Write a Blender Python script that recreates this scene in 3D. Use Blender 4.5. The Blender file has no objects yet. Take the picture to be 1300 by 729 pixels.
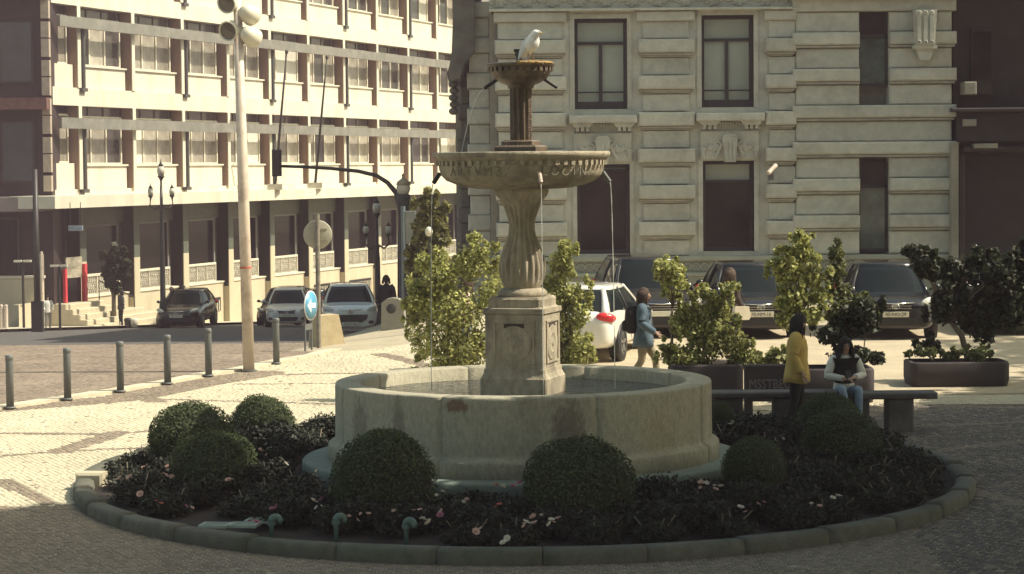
import bpy, math, random
import numpy as np
from mathutils import Matrix, Vector
R = math.radians
sc = bpy.context.scene
# ------------------------------------------------------------------ camera
F = 3000.0; W0, H0 = 1300.0, 729.0
CZ = 4.0; PITCH = math.atan(152.5/F); ROLL = 0.0087
cam_d = bpy.data.cameras.new('camera'); cam = bpy.data.objects.new('camera', cam_d)
sc.collection.objects.link(cam); sc.camera = cam
cam_d.sensor_width = 36; cam_d.lens = 36*F/W0; cam_d.clip_end = 3000; cam_d.clip_start = .5
fwd = Vector((0, math.cos(PITCH), -math.sin(PITCH))); up0 = Vector((0, math.sin(PITCH), math.cos(PITCH))); r0 = Vector((1,0,0))
cr = r0*math.cos(ROLL)-up0*math.sin(ROLL); cu = r0*math.sin(ROLL)+up0*math.cos(ROLL)
cam.matrix_world = Matrix(((cr.x,cu.x,-fwd.x,0),(cr.y,cu.y,-fwd.y,0),(cr.z,cu.z,-fwd.z,CZ),(0,0,0,1)))
# ------------------------------------------------------------------ light
SUN_EL, SUN_ROT = R(50), R(92.5)
w = bpy.data.worlds.new('World'); sc.world = w; w.use_nodes = True
wn = w.node_tree.nodes; wl = w.node_tree.links
sky = wn.new('ShaderNodeTexSky'); sky.sky_type = 'NISHITA'; sky.sun_disc = False
sky.sun_elevation = SUN_EL; sky.sun_rotation = SUN_ROT; sky.air_density = 1.0; sky.dust_density = 3.0; sky.ozone_density = .6
tint = wn.new('ShaderNodeMix'); tint.data_type = 'RGBA'; tint.blend_type = 'MULTIPLY'; tint.inputs[0].default_value = 1
tint.inputs[7].default_value = (.93, .96, .72, 1)
wl.new(sky.outputs[0], tint.inputs[6]); wl.new(tint.outputs[2], wn['Background'].inputs[0])
wn['Background'].inputs[1].default_value = .15
sd = bpy.data.lights.new('sun', 'SUN'); sd.energy = 4.3; sd.angle = R(.5); sd.color = (1, .92, .77)
so = bpy.data.objects.new('sun', sd); sc.collection.objects.link(so)
S = Vector((math.cos(SUN_EL)*math.sin(SUN_ROT), math.cos(SUN_EL)*math.cos(SUN_ROT), math.sin(SUN_EL)))
so.rotation_euler = S.to_track_quat('Z', 'Y').to_euler(); so.location = (30, 20, 40)
sc.view_settings.view_transform = 'Standard'; sc.view_settings.look = 'None'
sc.view_settings.exposure = 0.68; sc.view_settings.gamma = 1
# ------------------------------------------------------------------ projection helpers
def ray(x, y):
    return (cr*((x-W0/2)/F) + cu*(-(y-H0/2)/F) + fwd)
def at(x, y, Y):
    d = ray(x, y); t = Y/d.y
    return Vector((d.x*t, Y, CZ+d.z*t))
def sstep(a, b, t):
    t = np.clip((t-a)/(b-a), 0, 1); return t*t*(3-2*t)
def g(X, Y):
    X = np.asarray(X, float); Y = np.asarray(Y, float)
    z = .43-.0245*np.clip(47.6-Y, 0, 60)
    t = np.clip(Y-43, 0, 130); t = np.where(t < 4, t*t/8, t-2)
    return z-.0555*t*sstep(-.3, -4.0, X)
def gf(X, Y): return float(g(X, Y))
def gnd(x, y):
    d = ray(x, y); a, b = 5.0, 400.0
    for _ in range(50):
        m = (a+b)/2; p = d*m
        if CZ+p.z > gf(p.x, p.y): a = m
        else: b = m
    p = d*a; return Vector((p.x, p.y, gf(p.x, p.y)))
# ------------------------------------------------------------------ materials
MATS = {}
def mat(name, col, rough=.8, var=.15, scale=3.0, bump=0.0, bscale=40.0, metal=0.0, stain=None, stain_amt=.4, stain_scale=1.2, trans=0.0, patch=None, island=0.0, objrand=0.0, spec=.5, coat=0.0, stretch=1.0):
    if name in MATS: return MATS[name]
    m = bpy.data.materials.new(name); m.use_nodes = True; MATS[name] = m
    n = m.node_tree.nodes; l = m.node_tree.links; p = n['Principled BSDF']
    p.inputs['Roughness'].default_value = rough; p.inputs['Metallic'].default_value = metal
    p.inputs['Specular IOR Level'].default_value = spec; p.inputs['Coat Weight'].default_value = coat
    tc = n.new('ShaderNodeTexCoord'); mp = n.new('ShaderNodeMapping'); l.new(tc.outputs['Object'], mp.inputs[0])
    mp.inputs['Scale'].default_value = (1, 1, 1/stretch)
    nz = n.new('ShaderNodeTexNoise'); nz.inputs['Scale'].default_value = scale; nz.inputs['Detail'].default_value = 6; nz.inputs['Roughness'].default_value = .65
    l.new(mp.outputs[0], nz.inputs[0])
    mr = n.new('ShaderNodeMapRange'); mr.inputs[1].default_value = .3; mr.inputs[2].default_value = .7
    mr.inputs[3].default_value = 1-var; mr.inputs[4].default_value = 1+var
    l.new(nz.outputs[0], mr.inputs[0])
    fac = mr.outputs[0]
    def mul(a, b):
        q = n.new('ShaderNodeMath'); q.operation = 'MULTIPLY'; l.new(a, q.inputs[0]); l.new(b, q.inputs[1]); return q.outputs[0]
    if island:
        ge = n.new('ShaderNodeNewGeometry'); r2 = n.new('ShaderNodeMapRange'); r2.inputs[3].default_value = 1-island; r2.inputs[4].default_value = 1+island
        l.new(ge.outputs['Random Per Island'], r2.inputs[0]); fac = mul(fac, r2.outputs[0])
    if objrand:
        oi = n.new('ShaderNodeObjectInfo'); r3 = n.new('ShaderNodeMapRange'); r3.inputs[3].default_value = 1-objrand; r3.inputs[4].default_value = 1+objrand
        l.new(oi.outputs['Random'], r3.inputs[0]); fac = mul(fac, r3.outputs[0])
    base = n.new('ShaderNodeRGB'); base.outputs[0].default_value = (*col, 1); cout = base.outputs[0]
    if stain:
        n2 = n.new('ShaderNodeTexNoise'); n2.inputs['Scale'].default_value = stain_scale; n2.inputs['Detail'].default_value = 8; n2.inputs['Roughness'].default_value = .6
        l.new(mp.outputs[0], n2.inputs[0])
        rr = n.new('ShaderNodeMapRange'); rr.inputs[1].default_value = .48; rr.inputs[2].default_value = .68; rr.inputs[4].default_value = stain_amt
        l.new(n2.outputs[0], rr.inputs[0])
        mx = n.new('ShaderNodeMix'); mx.data_type = 'RGBA'; l.new(rr.outputs[0], mx.inputs[0]); l.new(cout, mx.inputs[6]); mx.inputs[7].default_value = (*stain, 1)
        cout = mx.outputs[2]
    for (pc, pr, pcol, pam) in (patch or []):
        sb = n.new('ShaderNodeVectorMath'); sb.operation = 'SUBTRACT'; l.new(tc.outputs['Object'], sb.inputs[0]); sb.inputs[1].default_value = pc
        dv = n.new('ShaderNodeVectorMath'); dv.operation = 'DIVIDE'; l.new(sb.outputs[0], dv.inputs[0]); dv.inputs[1].default_value = pr
        ln = n.new('ShaderNodeVectorMath'); ln.operation = 'LENGTH'; l.new(dv.outputs[0], ln.inputs[0])
        ad = n.new('ShaderNodeMath'); ad.operation = 'ADD'; l.new(ln.outputs['Value'], ad.inputs[0]); l.new(nz.outputs[0], ad.inputs[1])
        r4 = n.new('ShaderNodeMapRange'); r4.inputs[1].default_value = 1.15; r4.inputs[2].default_value = 1.6; r4.inputs[3].default_value = pam; r4.inputs[4].default_value = 0; l.new(ad.outputs[0], r4.inputs[0])
        mx = n.new('ShaderNodeMix'); mx.data_type = 'RGBA'; l.new(r4.outputs[0], mx.inputs[0]); l.new(cout, mx.inputs[6]); mx.inputs[7].default_value = (*pcol, 1); cout = mx.outputs[2]
    vm = n.new('ShaderNodeVectorMath'); vm.operation = 'SCALE'; l.new(cout, vm.inputs[0]); l.new(fac, vm.inputs['Scale'])
    l.new(vm.outputs[0], p.inputs['Base Color'])
    if bump:
        nb = n.new('ShaderNodeTexNoise'); nb.inputs['Scale'].default_value = bscale; nb.inputs['Detail'].default_value = 4
        l.new(tc.outputs['Object'], nb.inputs[0])
        b = n.new('ShaderNodeBump'); b.inputs['Strength'].default_value = bump; b.inputs['Distance'].default_value = .02
        l.new(nb.outputs[0], b.inputs['Height']); l.new(b.outputs[0], p.inputs['Normal'])
    if trans:
        tr = n.new('ShaderNodeBsdfTranslucent'); l.new(vm.outputs[0], tr.inputs[0]); ms = n.new('ShaderNodeMixShader'); ms.inputs[0].default_value = trans
        l.new(p.outputs[0], ms.inputs[1]); l.new(tr.outputs[0], ms.inputs[2]); l.new(ms.outputs[0], n['Material Output'].inputs[0])
    return m
stone = mat('pale granite', (.44,.435,.365), .88, .13, 5.0, .6, 30, stain=(.22,.21,.165), stain_amt=.4, stain_scale=1.3, objrand=.07)
moulding_dark = mat('darker moulding granite', (.32,.31,.25), .9, .25, 3, .5, 30)  # darker tone along block and course mouldings
stone_dark = mat('darker granite', (.27,.255,.20), .9, .15, 2.0, .5, 35, stain=(.12,.12,.095), stain_amt=.5, objrand=.08)  # darker granite for core, side wall and smaller pieces
cobshade = mat('shade dark paving stones', (.115,.095,.08), .85, .2, 1.0, island=.25)  # paving at right, its shade put into the stone colour
portal_shade = mat('soot darkened granite', (.035,.028,.027), .9, .3, 2.0, .4, 30, objrand=.1)  # shade and edge falloff on the portal put into the stone colour
fstone = mat('weathered fountain granite', (.42,.36,.26), .88, .28, 11, 1.0, 70, stain=(.10,.08,.06), stain_amt=.75, stain_scale=1.9, stretch=2.2)
bstone = mat('basin granite', (.42,.385,.285), .88, .22, 22, 1.0, 75, stain=(.25,.22,.165), stain_amt=.5, stain_scale=1.3, stretch=2, patch=[((-.80,-2.26,1.19),(.17,.3,.085),(.17,.08,.05),.75),((.52,-2.35,.85),(.22,.3,.42),(.10,.075,.06),.6),((1.62,-1.75,.8),(.3,.3,.28),(.40,.34,.22),.5),((-2.0,-1.3,.75),(.14,.3,.5),(.13,.11,.08),.5),((-1.5,-1.9,.85),(.08,.3,.5),(.12,.10,.075),.5)])
wetstone = mat('wet brown stone', (.15,.11,.075), .4, .4, 8, .9, 40, stain=(.03,.02,.015), stain_amt=.8, stain_scale=3, stretch=3)
mossplate = mat('greenish plate stone', (.17,.20,.165), .85, .15, 4, .5, 50)
kerbm = mat('kerb granite', (.115,.11,.085), .9, .25, 6, .8, 60, stain=(.07,.08,.05), stain_amt=.6, objrand=.1)
white = mat('cream render', (.60,.555,.44), .8, .07, 1.5, .15, 30, stain=(.42,.36,.27), stain_amt=.45, stain_scale=.8, stretch=3)
brown = mat('shade toned brown fin paint', (.26,.165,.115), .8, .1, 2)  # fin brown that also holds the shade of the flank
beam = mat('grey concrete beam', (.17,.165,.14), .85, .2, 2, .2, 20, stain=(.26,.24,.2))
darkpaint = mat('dark pipe paint', (.05,.05,.045), .6)
winframe = mat('window frame cream', (.62,.57,.45), .6)
curtain = mat('curtained glass', (.33,.30,.24), .22, .35, 1.5, objrand=.5, spec=.6)
curtdark = mat('uncurtained glass', (.06,.055,.05), .12, .4, 1.5, objrand=.5, spec=.5)
curtlight = mat('white blind', (.6,.57,.48), .4, .1, 2, objrand=.2)
darkglass = mat('dark shop glass', (.008,.006,.007), .12, .3, .7, spec=.12)
tile = mat('canopy shaded green tile', (.085,.095,.07), .6, .15, 2, .1, 10)  # tile tone includes the shade under the canopy
flankshade = mat('shaded pillar side', (.018,.014,.015), .8)  # shade on the pillar flanks put into the colour
plinth = mat('sand stone plinth', (.50,.44,.31), .85, .08, 2, .1, 30, stain=(.36,.31,.21), stretch=3)
shade_cladding = mat('dark red brown cladding', (.028,.015,.015), .7, .3, 1.2, objrand=.2)  # shade of the left wing set as a dark red brown
asphalt = mat('asphalt', (.09,.082,.075), .9, .15, 3, .5, 60)
cobpale = mat('pale paving stones', (.52,.46,.33), .85, .12, 1.0, island=.06, stain=(.38,.33,.23), stain_amt=.45, stain_scale=.7)
cobdark = mat('brown paving stones', (.21,.165,.12), .85, .15, 1.0, island=.2)
joint = mat('sandy joints', (.36,.31,.22), .95, .15, 2)
cobroad = mat('brown road setts', (.20,.155,.115), .9, .2, 1.0, island=.25)
soil = mat('dark soil', (.03,.022,.018), 1, .3, 6, .8, 40)
steel = mat('grey bollard paint', (.12,.125,.12), .55, .1, 4)
polew = mat('white pole paint', (.62,.52,.42), .55, .1, 2, stain=(.22,.13,.10), stain_amt=.6, stain_scale=2.5)
ironm = mat('dark iron', (.035,.033,.03), .5, .2, 5, metal=.3)
tealp = mat('teal patinated pipe', (.085,.14,.12), .5, .25, 12, stain=(.05,.09,.07))
leafm = mat('bright shrub leaf', (.40,.40,.14), .6, .2, 2, trans=.45, island=.6)
leafd = mat('dark shrub leaf', (.035,.042,.018), .5, .2, 2, trans=.25, island=.4)
leafbox = mat('box hedge leaf', (.06,.08,.028), .8, .15, 3, trans=.2, island=.35)
leafrose = mat('rose leaf', (.026,.030,.02), .8, .2, 3, trans=.2, island=.5)
leafcore = mat('bush core', (.022,.027,.012), 1)
bark = mat('bark', (.16,.13,.09), .9, .3, 8, .6, 30)
plastic = mat('black plastic', (.015,.014,.014), .5)
blackcar = mat('black car paint', (.008,.007,.008), .2, .0, 1, coat=.35)
whitecar = mat('white car paint', (.72,.69,.62), .22, .02, 1, coat=.8)
silvercar = mat('silver car paint', (.55,.54,.50), .3, .02, 1, coat=.6)
carglass = mat('car glass', (.008,.012,.013), .08, 0, 1, spec=.10)
chrome = mat('chrome', (.75,.73,.68), .15, 0, 1, metal=1)
lens = mat('clear lamp lens', (.55,.54,.48), .1, .5, 30, spec=1)
redlens = mat('red tail lamp', (.55,.02,.025), .15, .3, 20)
tyre = mat('tyre rubber', (.02,.02,.02), .9)
rimm = mat('alloy rim', (.35,.35,.34), .3, 0, 1, metal=.8)
plate = mat('number plate yellowish white', (.62,.58,.45), .5)
ink = mat('black ink', (.02,.018,.02), .6)
skinm = mat('skin', (.42,.26,.18), .5, .05)
gullm = mat('white feathers', (.85,.84,.80), .7, .03)
gullw = mat('grey wing feathers', (.66,.66,.64), .7, .05)
def cloth(n, c): return mat(n, c, .9, .15, 6, .4, 25)
# water
wm = bpy.data.materials.new('basin water'); wm.use_nodes = True; n = wm.node_tree.nodes; l = wm.node_tree.links; p = n['Principled BSDF']
p.inputs['Base Color'].default_value = (.03,.035,.03,1); p.inputs['Roughness'].default_value = .04; p.inputs['Specular IOR Level'].default_value = 1
nz = n.new('ShaderNodeTexNoise'); nz.inputs['Scale'].default_value = 9; nz.inputs['Detail'].default_value = 5; tc = n.new('ShaderNodeTexCoord'); l.new(tc.outputs['Object'], nz.inputs[0])
b = n.new('ShaderNodeBump'); b.inputs['Strength'].default_value = 1; b.inputs['Distance'].default_value = .35; l.new(nz.outputs[0], b.inputs['Height']); l.new(b.outputs[0], p.inputs['Normal'])
jetm = mat('falling water', (.8,.8,.75), .15, .2, 30, trans=.4)
# ------------------------------------------------------------------ mesh builder
C = sc.collection
class MB:
    def __init__(s): s.v = []; s.f = []; s.m = []; s.sm = []
    def add(s, vs, fs, mi=0, smooth=False, M=None):
        o = len(s.v)
        if M is not None: vs = [tuple(M @ Vector(v)) for v in vs]
        s.v += [tuple(v) for v in vs]; s.f += [tuple(i+o for i in f) for f in fs]; s.m += [mi]*len(fs); s.sm += [smooth]*len(fs); return s
    def box(s, x0, x1, y0, y1, z0, z1, mi=0, M=None):
        return s.add([(x0,y0,z0),(x1,y0,z0),(x1,y1,z0),(x0,y1,z0),(x0,y0,z1),(x1,y0,z1),(x1,y1,z1),(x0,y1,z1)],
              [(0,3,2,1),(4,5,6,7),(0,1,5,4),(1,2,6,5),(2,3,7,6),(3,0,4,7)], mi, False, M)
    def bbox(s, x0, x1, y0, y1, z0, z1, b=.02, mi=0):
        # box with chamfered front (-y) edges
        return s.add([(x0,y1,z0),(x1,y1,z0),(x1,y1,z1),(x0,y1,z1),(x0,y0+b,z0),(x1,y0+b,z0),(x1,y0+b,z1),(x0,y0+b,z1),(x0+b,y0,z0+b),(x1-b,y0,z0+b),(x1-b,y0,z1-b),(x0+b,y0,z1-b)],
            [(0,3,2,1),(0,1,5,4),(1,2,6,5),(2,3,7,6),(3,0,4,7),(4,5,9,8),(5,6,10,9),(6,7,11,10),(7,4,8,11),(8,9,10,11)], mi)
    def lathe(s, prof, n=32, mi=0, smooth=True, a0=0, a1=2*math.pi, M=None, flute=None, center=(0,0)):
        full = abs(a1-a0-2*math.pi) < 1e-6; k = n if full else n+1; vs = []; fs = []
        for j in range(k):
            a = a0+(a1-a0)*j/n
            for i, (r, z) in enumerate(prof):
                rr = r*(1-flute[1]*(.5+.5*math.cos(flute[0]*a))*flute[2](z)) if flute else r
                vs.append((center[0]+rr*math.cos(a), center[1]+rr*math.sin(a), z))
        m = len(prof)
        for j in range(n):
            j2 = (j+1) % k
            for i in range(m-1):
                fs.append((j*m+i, j2*m+i, j2*m+i+1, j*m+i+1))
        if not full:
            fs.append(tuple(range(m))); fs.append(tuple((k-1)*m+i for i in reversed(range(m))))
        return s.add(vs, fs, mi, smooth, M)
    def cyl(s, p0, p1, r0, r1=None, n=12, mi=0, caps=True, smooth=True):
        if r1 is None: r1 = r0
        p0 = Vector(p0); p1 = Vector(p1); d = (p1-p0); q = d.to_track_quat('Z', 'Y')
        vs = []; fs = []
        for j in range(n):
            a = 2*math.pi*j/n; e = q @ Vector((math.cos(a), math.sin(a), 0)); vs.append(p0+e*r0); vs.append(p1+e*r1)
        for j in range(n): fs.append((2*j, 2*((j+1)%n), 2*((j+1)%n)+1, 2*j+1))
        s.add(vs, fs, mi, smooth)
        if caps: s.add(vs[0::2], [tuple(reversed(range(n)))], mi); s.add(vs[1::2], [tuple(range(n))], mi)
        return s
    def tube(s, pts, r, n=8, mi=0):
        pts = [Vector(p) for p in pts]; rs = r if isinstance(r, (list, tuple)) else [r]*len(pts); vs = []; fs = []
        for i, p in enumerate(pts):
            d = pts[min(i+1, len(pts)-1)]-pts[max(i-1, 0)]; q = d.to_track_quat('Z', 'Y')
            for j in range(n):
                a = 2*math.pi*j/n; vs.append(p+q @ Vector((math.cos(a), math.sin(a), 0))*rs[i])
        for i in range(len(pts)-1):
            for j in range(n):
                fs.append((i*n+j, i*n+(j+1)%n, (i+1)*n+(j+1)%n, (i+1)*n+j))
        fs.append(tuple(reversed(range(n)))); fs.append(tuple((len(pts)-1)*n+j for j in range(n)))
        return s.add(vs, fs, mi, True)
    def ell(s, c, r, nu=12, nv=8, mi=0, M=None):
        vs = [(c[0], c[1], c[2]-r[2])]; fs = []
        for i in range(1, nv):
            t = -math.pi/2+math.pi*i/nv
            for j in range(nu):
                a = 2*math.pi*j/nu; vs.append((c[0]+r[0]*math.cos(t)*math.cos(a), c[1]+r[1]*math.cos(t)*math.sin(a), c[2]+r[2]*math.sin(t)))
        vs.append((c[0], c[1], c[2]+r[2])); e = len(vs)-1
        for j in range(nu): fs.append((0, 1+(j+1)%nu, 1+j)); fs.append((e, 1+(nv-2)*nu+j, 1+(nv-2)*nu+(j+1)%nu))
        for i in range(nv-2):
            for j in range(nu): fs.append((1+i*nu+j, 1+i*nu+(j+1)%nu, 1+(i+1)*nu+(j+1)%nu, 1+(i+1)*nu+j))
        return s.add(vs, fs, mi, True, M)
    def prism(s, poly, y0, y1, mi=0):
        # polygon in (x,z), extruded along y
        k = len(poly); vs = [(x, y0, z) for x, z in poly]+[(x, y1, z) for x, z in poly]
        fs = [tuple(range(k)), tuple(reversed(range(k, 2*k)))]+[(i, i+k, (i+1)%k+k, (i+1)%k) for i in range(k)]
        return s.add(vs, fs, mi)
    def torus(s, c, R_, r, n=20, m=6, mi=0, axis='y', sx=1, sz=1):
        vs = []; fs = []
        for j in range(n):
            a = 2*math.pi*j/n
            for i in range(m):
                b = 2*math.pi*i/m; rr = R_+r*math.cos(b)
                x, z, y = rr*math.cos(a)*sx, rr*math.sin(a)*sz, r*math.sin(b)
                vs.append((c[0]+x, c[1]+y, c[2]+z) if axis == 'y' else (c[0]+x, c[1]+z, c[2]+y))
        for j in range(n):
            for i in range(m): fs.append((j*m+i, ((j+1)%n)*m+i, ((j+1)%n)*m+(i+1)%m, j*m+(i+1)%m))
        return s.add(vs, fs, mi, True)
    def mesh(s, name, mats):
        me = bpy.data.meshes.new(name); me.from_pydata(s.v, [], s.f)
        for m in (mats if isinstance(mats, (list, tuple)) else [mats]): me.materials.append(m)
        me.polygons.foreach_set('material_index', s.m); me.polygons.foreach_set('use_smooth', s.sm); me.update(); return me
    def build(s, name, mats, parent=None, loc=(0,0,0), rz=0, **kw):
        return place(s.mesh(name, mats), name, parent, loc, rz, **kw)
def place(me, name, parent=None, loc=(0,0,0), rz=0, scale=None, **kw):
    o = bpy.data.objects.new(name, me); C.objects.link(o); o.location = loc
    o.rotation_euler = rz if isinstance(rz, (tuple, list)) else (0, 0, rz)
    if scale: o.scale = scale
    if parent: o.parent = parent
    tag(o, **kw); return o
def tag(o, label=None, cat=None, group=None, kind=None):
    if label: o['label'] = label
    if cat: o['category'] = cat
    if group: o['group'] = group
    if kind: o['kind'] = kind
    return o
def thing(name, label, cat, loc=(0,0,0), rz=0, group=None):
    o = bpy.data.objects.new(name, None); C.objects.link(o); o.location = loc; o.rotation_euler = (0, 0, rz); o.empty_display_size = .3
    return tag(o, label, cat, group)
def copy_tree(o, loc=None, rz=None, parent=None, **kw):
    c = o.copy(); C.objects.link(c); c.parent = parent
    if loc is not None: c.location = loc
    if rz is not None: c.rotation_euler = (0, 0, rz)
    for ch in list(o.children): copy_tree(ch, parent=c)
    tag(c, **kw); return c
def quads(name, V, m, parent=None, **kw):
    # V: (n,4,3) numpy array of quads
    n_ = len(V); me = bpy.data.meshes.new(name or 'foliage'); me.vertices.add(n_*4); me.vertices.foreach_set('co', V.reshape(-1).astype(np.float32))
    me.loops.add(n_*4); me.loops.foreach_set('vertex_index', np.arange(n_*4, dtype=np.int32))
    me.polygons.add(n_); me.polygons.foreach_set('loop_start', np.arange(0, n_*4, 4, dtype=np.int32))
    me.materials.append(m); me.update(); me.validate()
    return place(me, name, parent, **kw) if name else me
def text_mesh(txt, size, m, extrude=.004, align='CENTER'):
    cu_ = bpy.data.curves.new('writing', 'FONT'); cu_.body = txt; cu_.size = size; cu_.extrude = extrude; cu_.align_x = align; cu_.align_y = 'CENTER'; cu_.resolution_u = 3
    o = bpy.data.objects.new('writing', cu_); C.objects.link(o); bpy.context.view_layer.update()
    me = bpy.data.meshes.new_from_object(o.evaluated_get(bpy.context.evaluated_depsgraph_get())); bpy.data.objects.remove(o); me.materials.clear(); me.materials.append(m); return me
def leaf_quads(blobs, n, size, seed=0, shell=.55, flat=.5, aspect=.55, rough=.12):
    rg = np.random.default_rng(seed); B = np.array(blobs, float)      # x,y,z,rx,ry,rz
    wt = (B[:,3]*B[:,4]+B[:,4]*B[:,5])**1.0; k = rg.choice(len(B), n, p=wt/wt.sum())
    d = rg.normal(size=(n,3)); d /= np.linalg.norm(d, axis=1)[:,None]
    rad = shell+(1-shell)*rg.random(n)**.6; rad *= 1+rough*rg.normal(size=n)
    c = B[k,:3]+d*B[k,3:]*rad[:,None]
    nr = d*flat+rg.normal(size=(n,3))*.6; nr[:,2] += .25; nr /= np.linalg.norm(nr, axis=1)[:,None]
    u = np.cross(nr, rg.normal(size=(n,3))); u /= np.linalg.norm(u, axis=1)[:,None]; v = np.cross(nr, u)
    s_ = size*(.6+.8*rg.random(n))[:,None]
    fold = nr*s_*.18
    V = np.stack([c-u*s_, c+v*s_*aspect+fold, c+u*s_, c-v*s_*aspect+fold], 1)
    return V
# ------------------------------------------------------------------ ground
def strip_sheet(name, A, B, m, off, nu, nv, **kw):
    # quads between polylines A and B (lists of (x,y)), draped on the ground
    def samp(P, t):
        P = np.array(P, float); L = np.r_[0, np.cumsum(np.linalg.norm(np.diff(P, axis=0), axis=1))]; L /= L[-1]
        return np.stack([np.interp(t, L, P[:,0]), np.interp(t, L, P[:,1])], 1)
    t = np.linspace(0, 1, nu+1); a = samp(A, t); b_ = samp(B, t); s_ = np.linspace(0, 1, nv+1)
    G = a[:,None,:]*(1-s_[None,:,None])+b_[:,None,:]*s_[None,:,None]; Z = g(G[...,0], G[...,1])+off
    vs = np.concatenate([G, Z[...,None]], 2).reshape(-1,3).tolist(); fs = []
    for i in range(nu):
        for j in range(nv): q = i*(nv+1)+j; fs.append((q, q+1, q+nv+2, q+nv+1))
    mb = MB(); mb.add(vs, fs, 0, True); o = mb.build(name, m, **kw); return o
strip_sheet('ground', [(-600,-60),(-600,-5),(-600,175),(-600,900)], [(600,-60),(600,-5),(600,175),(600,900)], joint, -.03, 150, 240, kind='structure')
# finer terrain where the camera looks
strip_sheet('plaza_ground', [(-24,12),(-24,72)], [(40,12),(40,72)], joint, .0, 60, 128, kind='structure')
BP = [gnd(x, y) for x, y in ((-60,531),(13,519),(86,508),(153,498),(213,488),(264,478),(316,470),(351,462),(405,453),(470,437))]
edge = [(p.x, p.y) for p in BP]
def past(P, d):   # shift polyline away from the camera
    return [(x, y+d) for x, y in P]
road_edge = [(-40, 31.0)]+edge+[(-4.6, 60), (-4.2, 75), (-4.6, 160)]
strip_sheet('sett_road', past(road_edge[:11], .35), [(-40,59),(-24,58.5),(-14,58.3),(-9,58.2),(-6,58.3),(-4.8,58.6)], cobroad, .006, 80, 30, kind='structure')
strip_sheet('asphalt_road', [(-60,58.4),(-4.7,58.4)], [(-60,160),(-4.7,160)], asphalt, .008, 30, 60, kind='structure')
strip_sheet('parking_road', [(1.2,38.6),(40,38.6)], [(1.2,52.5),(40,52.5)], mat('parking setts', (.42,.35,.24), .85, .15, 1.5, .8, 20), .009, 40, 14, kind='structure')
rk = MB()
for i in range(len(edge)-1):
    a = Vector((*edge[i],0)); b_ = Vector((*edge[i+1],0)); n_ = max(1, int((b_-a).length/.9)); nn = Vector((-(b_-a).y, (b_-a).x, 0)).normalized()*.14
    for k in range(n_):
        p, q = a.lerp(b_, k/n_), a.lerp(b_, (k+.97)/n_)
        vs = [p-nn*.0, q, q+nn*2, p+nn*2]; zz = [gf(v.x, v.y) for v in vs]
        rk.add([(v.x, v.y, z-.1) for v, z in zip(vs, zz)]+[(v.x, v.y, z+.045) for v, z in zip(vs, zz)], [(4,5,6,7),(0,1,5,4),(1,2,6,5),(2,3,7,6),(3,0,4,7)])
rk.build('road_kerb', mat('pale kerb', (.52,.46,.34), .85, .2, 3), kind='structure')
for i, (a, b_) in enumerate(((( 150,441),(185,435)),((225,437),(262,434)),((60,449),(30,452)))):
    p, q = gnd(*a), gnd(*b_)
    strip_sheet('lane_marking', [(p.x,p.y-.12),(q.x,q.y-.12)], [(p.x,p.y+.12),(q.x,q.y+.12)], mat('worn white marking', (.5,.47,.4)), .014, 4, 1, kind='structure')
FX, FY = at(665, 577, 30).x, 30.0
# pattern bands of the paving, in world coordinates
bands = []
def band(pts, wd):
    P = [gnd(*p) for p in pts]
    for a, b_ in zip(P, P[1:]): bands.append((a.x, a.y, b_.x, b_.y, wd))
band([(-40,550),(142,552),(203,546),(440,541)], .16)
band([(-40,583),(80,573),(420,560)], .14)
band([(74,574),(150,550)], .34)
band([(170,500),(200,507),(440,514)], .12)
band([(60,640),(0,610)], .2); band([(300,488),(470,487)], .12); band([(350,476),(480,474)], .16)
band([(480,450),(560,470)], .3); band([(140,497),(200,510)], .3); band([(-40,522),(150,507),(250,488),(330,474)], .75)
band([(900,520),(1040,524),(1130,514),(1300,518)], .16); band([(1060,545),(1300,536)], .16); band([(1120,580),(1300,560)], .2); band([(1130,514),(1060,545)], .3)
band([(1130,600),(1300,640)], .25); band([(-40,700),(60,690),(200,729)], .2)
def in_band(X, Y):
    m = np.zeros(X.shape, bool)
    for ax, ay, bx, by, wd in bands:
        dx, dy = bx-ax, by-ay; L2 = dx*dx+dy*dy; t = np.clip(((X-ax)*dx+(Y-ay)*dy)/L2, 0, 1)
        m |= ((X-ax-t*dx)**2+(Y-ay-t*dy)**2) < wd*wd*.36
    return m
rg = np.random.default_rng(5)
def setts(X, Y, sz, name, m, hgt=.006):
    n_ = len(X); h = sz*.5*(.82+.12*rg.random((n_,2))); ang = rg.normal(size=n_)*.09; ca, sa = np.cos(ang), np.sin(ang)
    cs = np.array([(-1,-1),(1,-1),(1,1),(-1,1)], float)
    def ringz(k, z):
        px = cs[None,:,0]*h[:,:1]*k; py = cs[None,:,1]*h[:,1:]*k
        gx = X[:,None]+px*ca[:,None]-py*sa[:,None]; gy = Y[:,None]+px*sa[:,None]+py*ca[:,None]
        return np.stack([gx, gy, g(gx, gy)+z], 2)
    t = hgt+rg.normal(size=n_)*.002; top = ringz(.9, t[:,None]); bot = ringz(1.0, -.002)
    V = np.concatenate([top, bot], 1).reshape(-1,3)
    base = np.arange(n_)[:,None]*8
    fc = np.array([(0,1,2,3),(4,5,1,0),(5,6,2,1),(6,7,3,2),(7,4,0,3)]); fi = (base[:,None,:]+fc[None]).reshape(-1)
    me = bpy.data.meshes.new(name); me.vertices.add(len(V)); me.vertices.foreach_set('co', V.reshape(-1).astype(np.float32))
    me.loops.add(len(fi)); me.loops.foreach_set('vertex_index', fi.astype(np.int32)); me.polygons.add(len(fi)//4); me.polygons.foreach_set('loop_start', np.arange(0, len(fi), 4, dtype=np.int32))
    me.materials.append(m); me.update(); place(me, name, kind='stuff')
sz = .082
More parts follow.
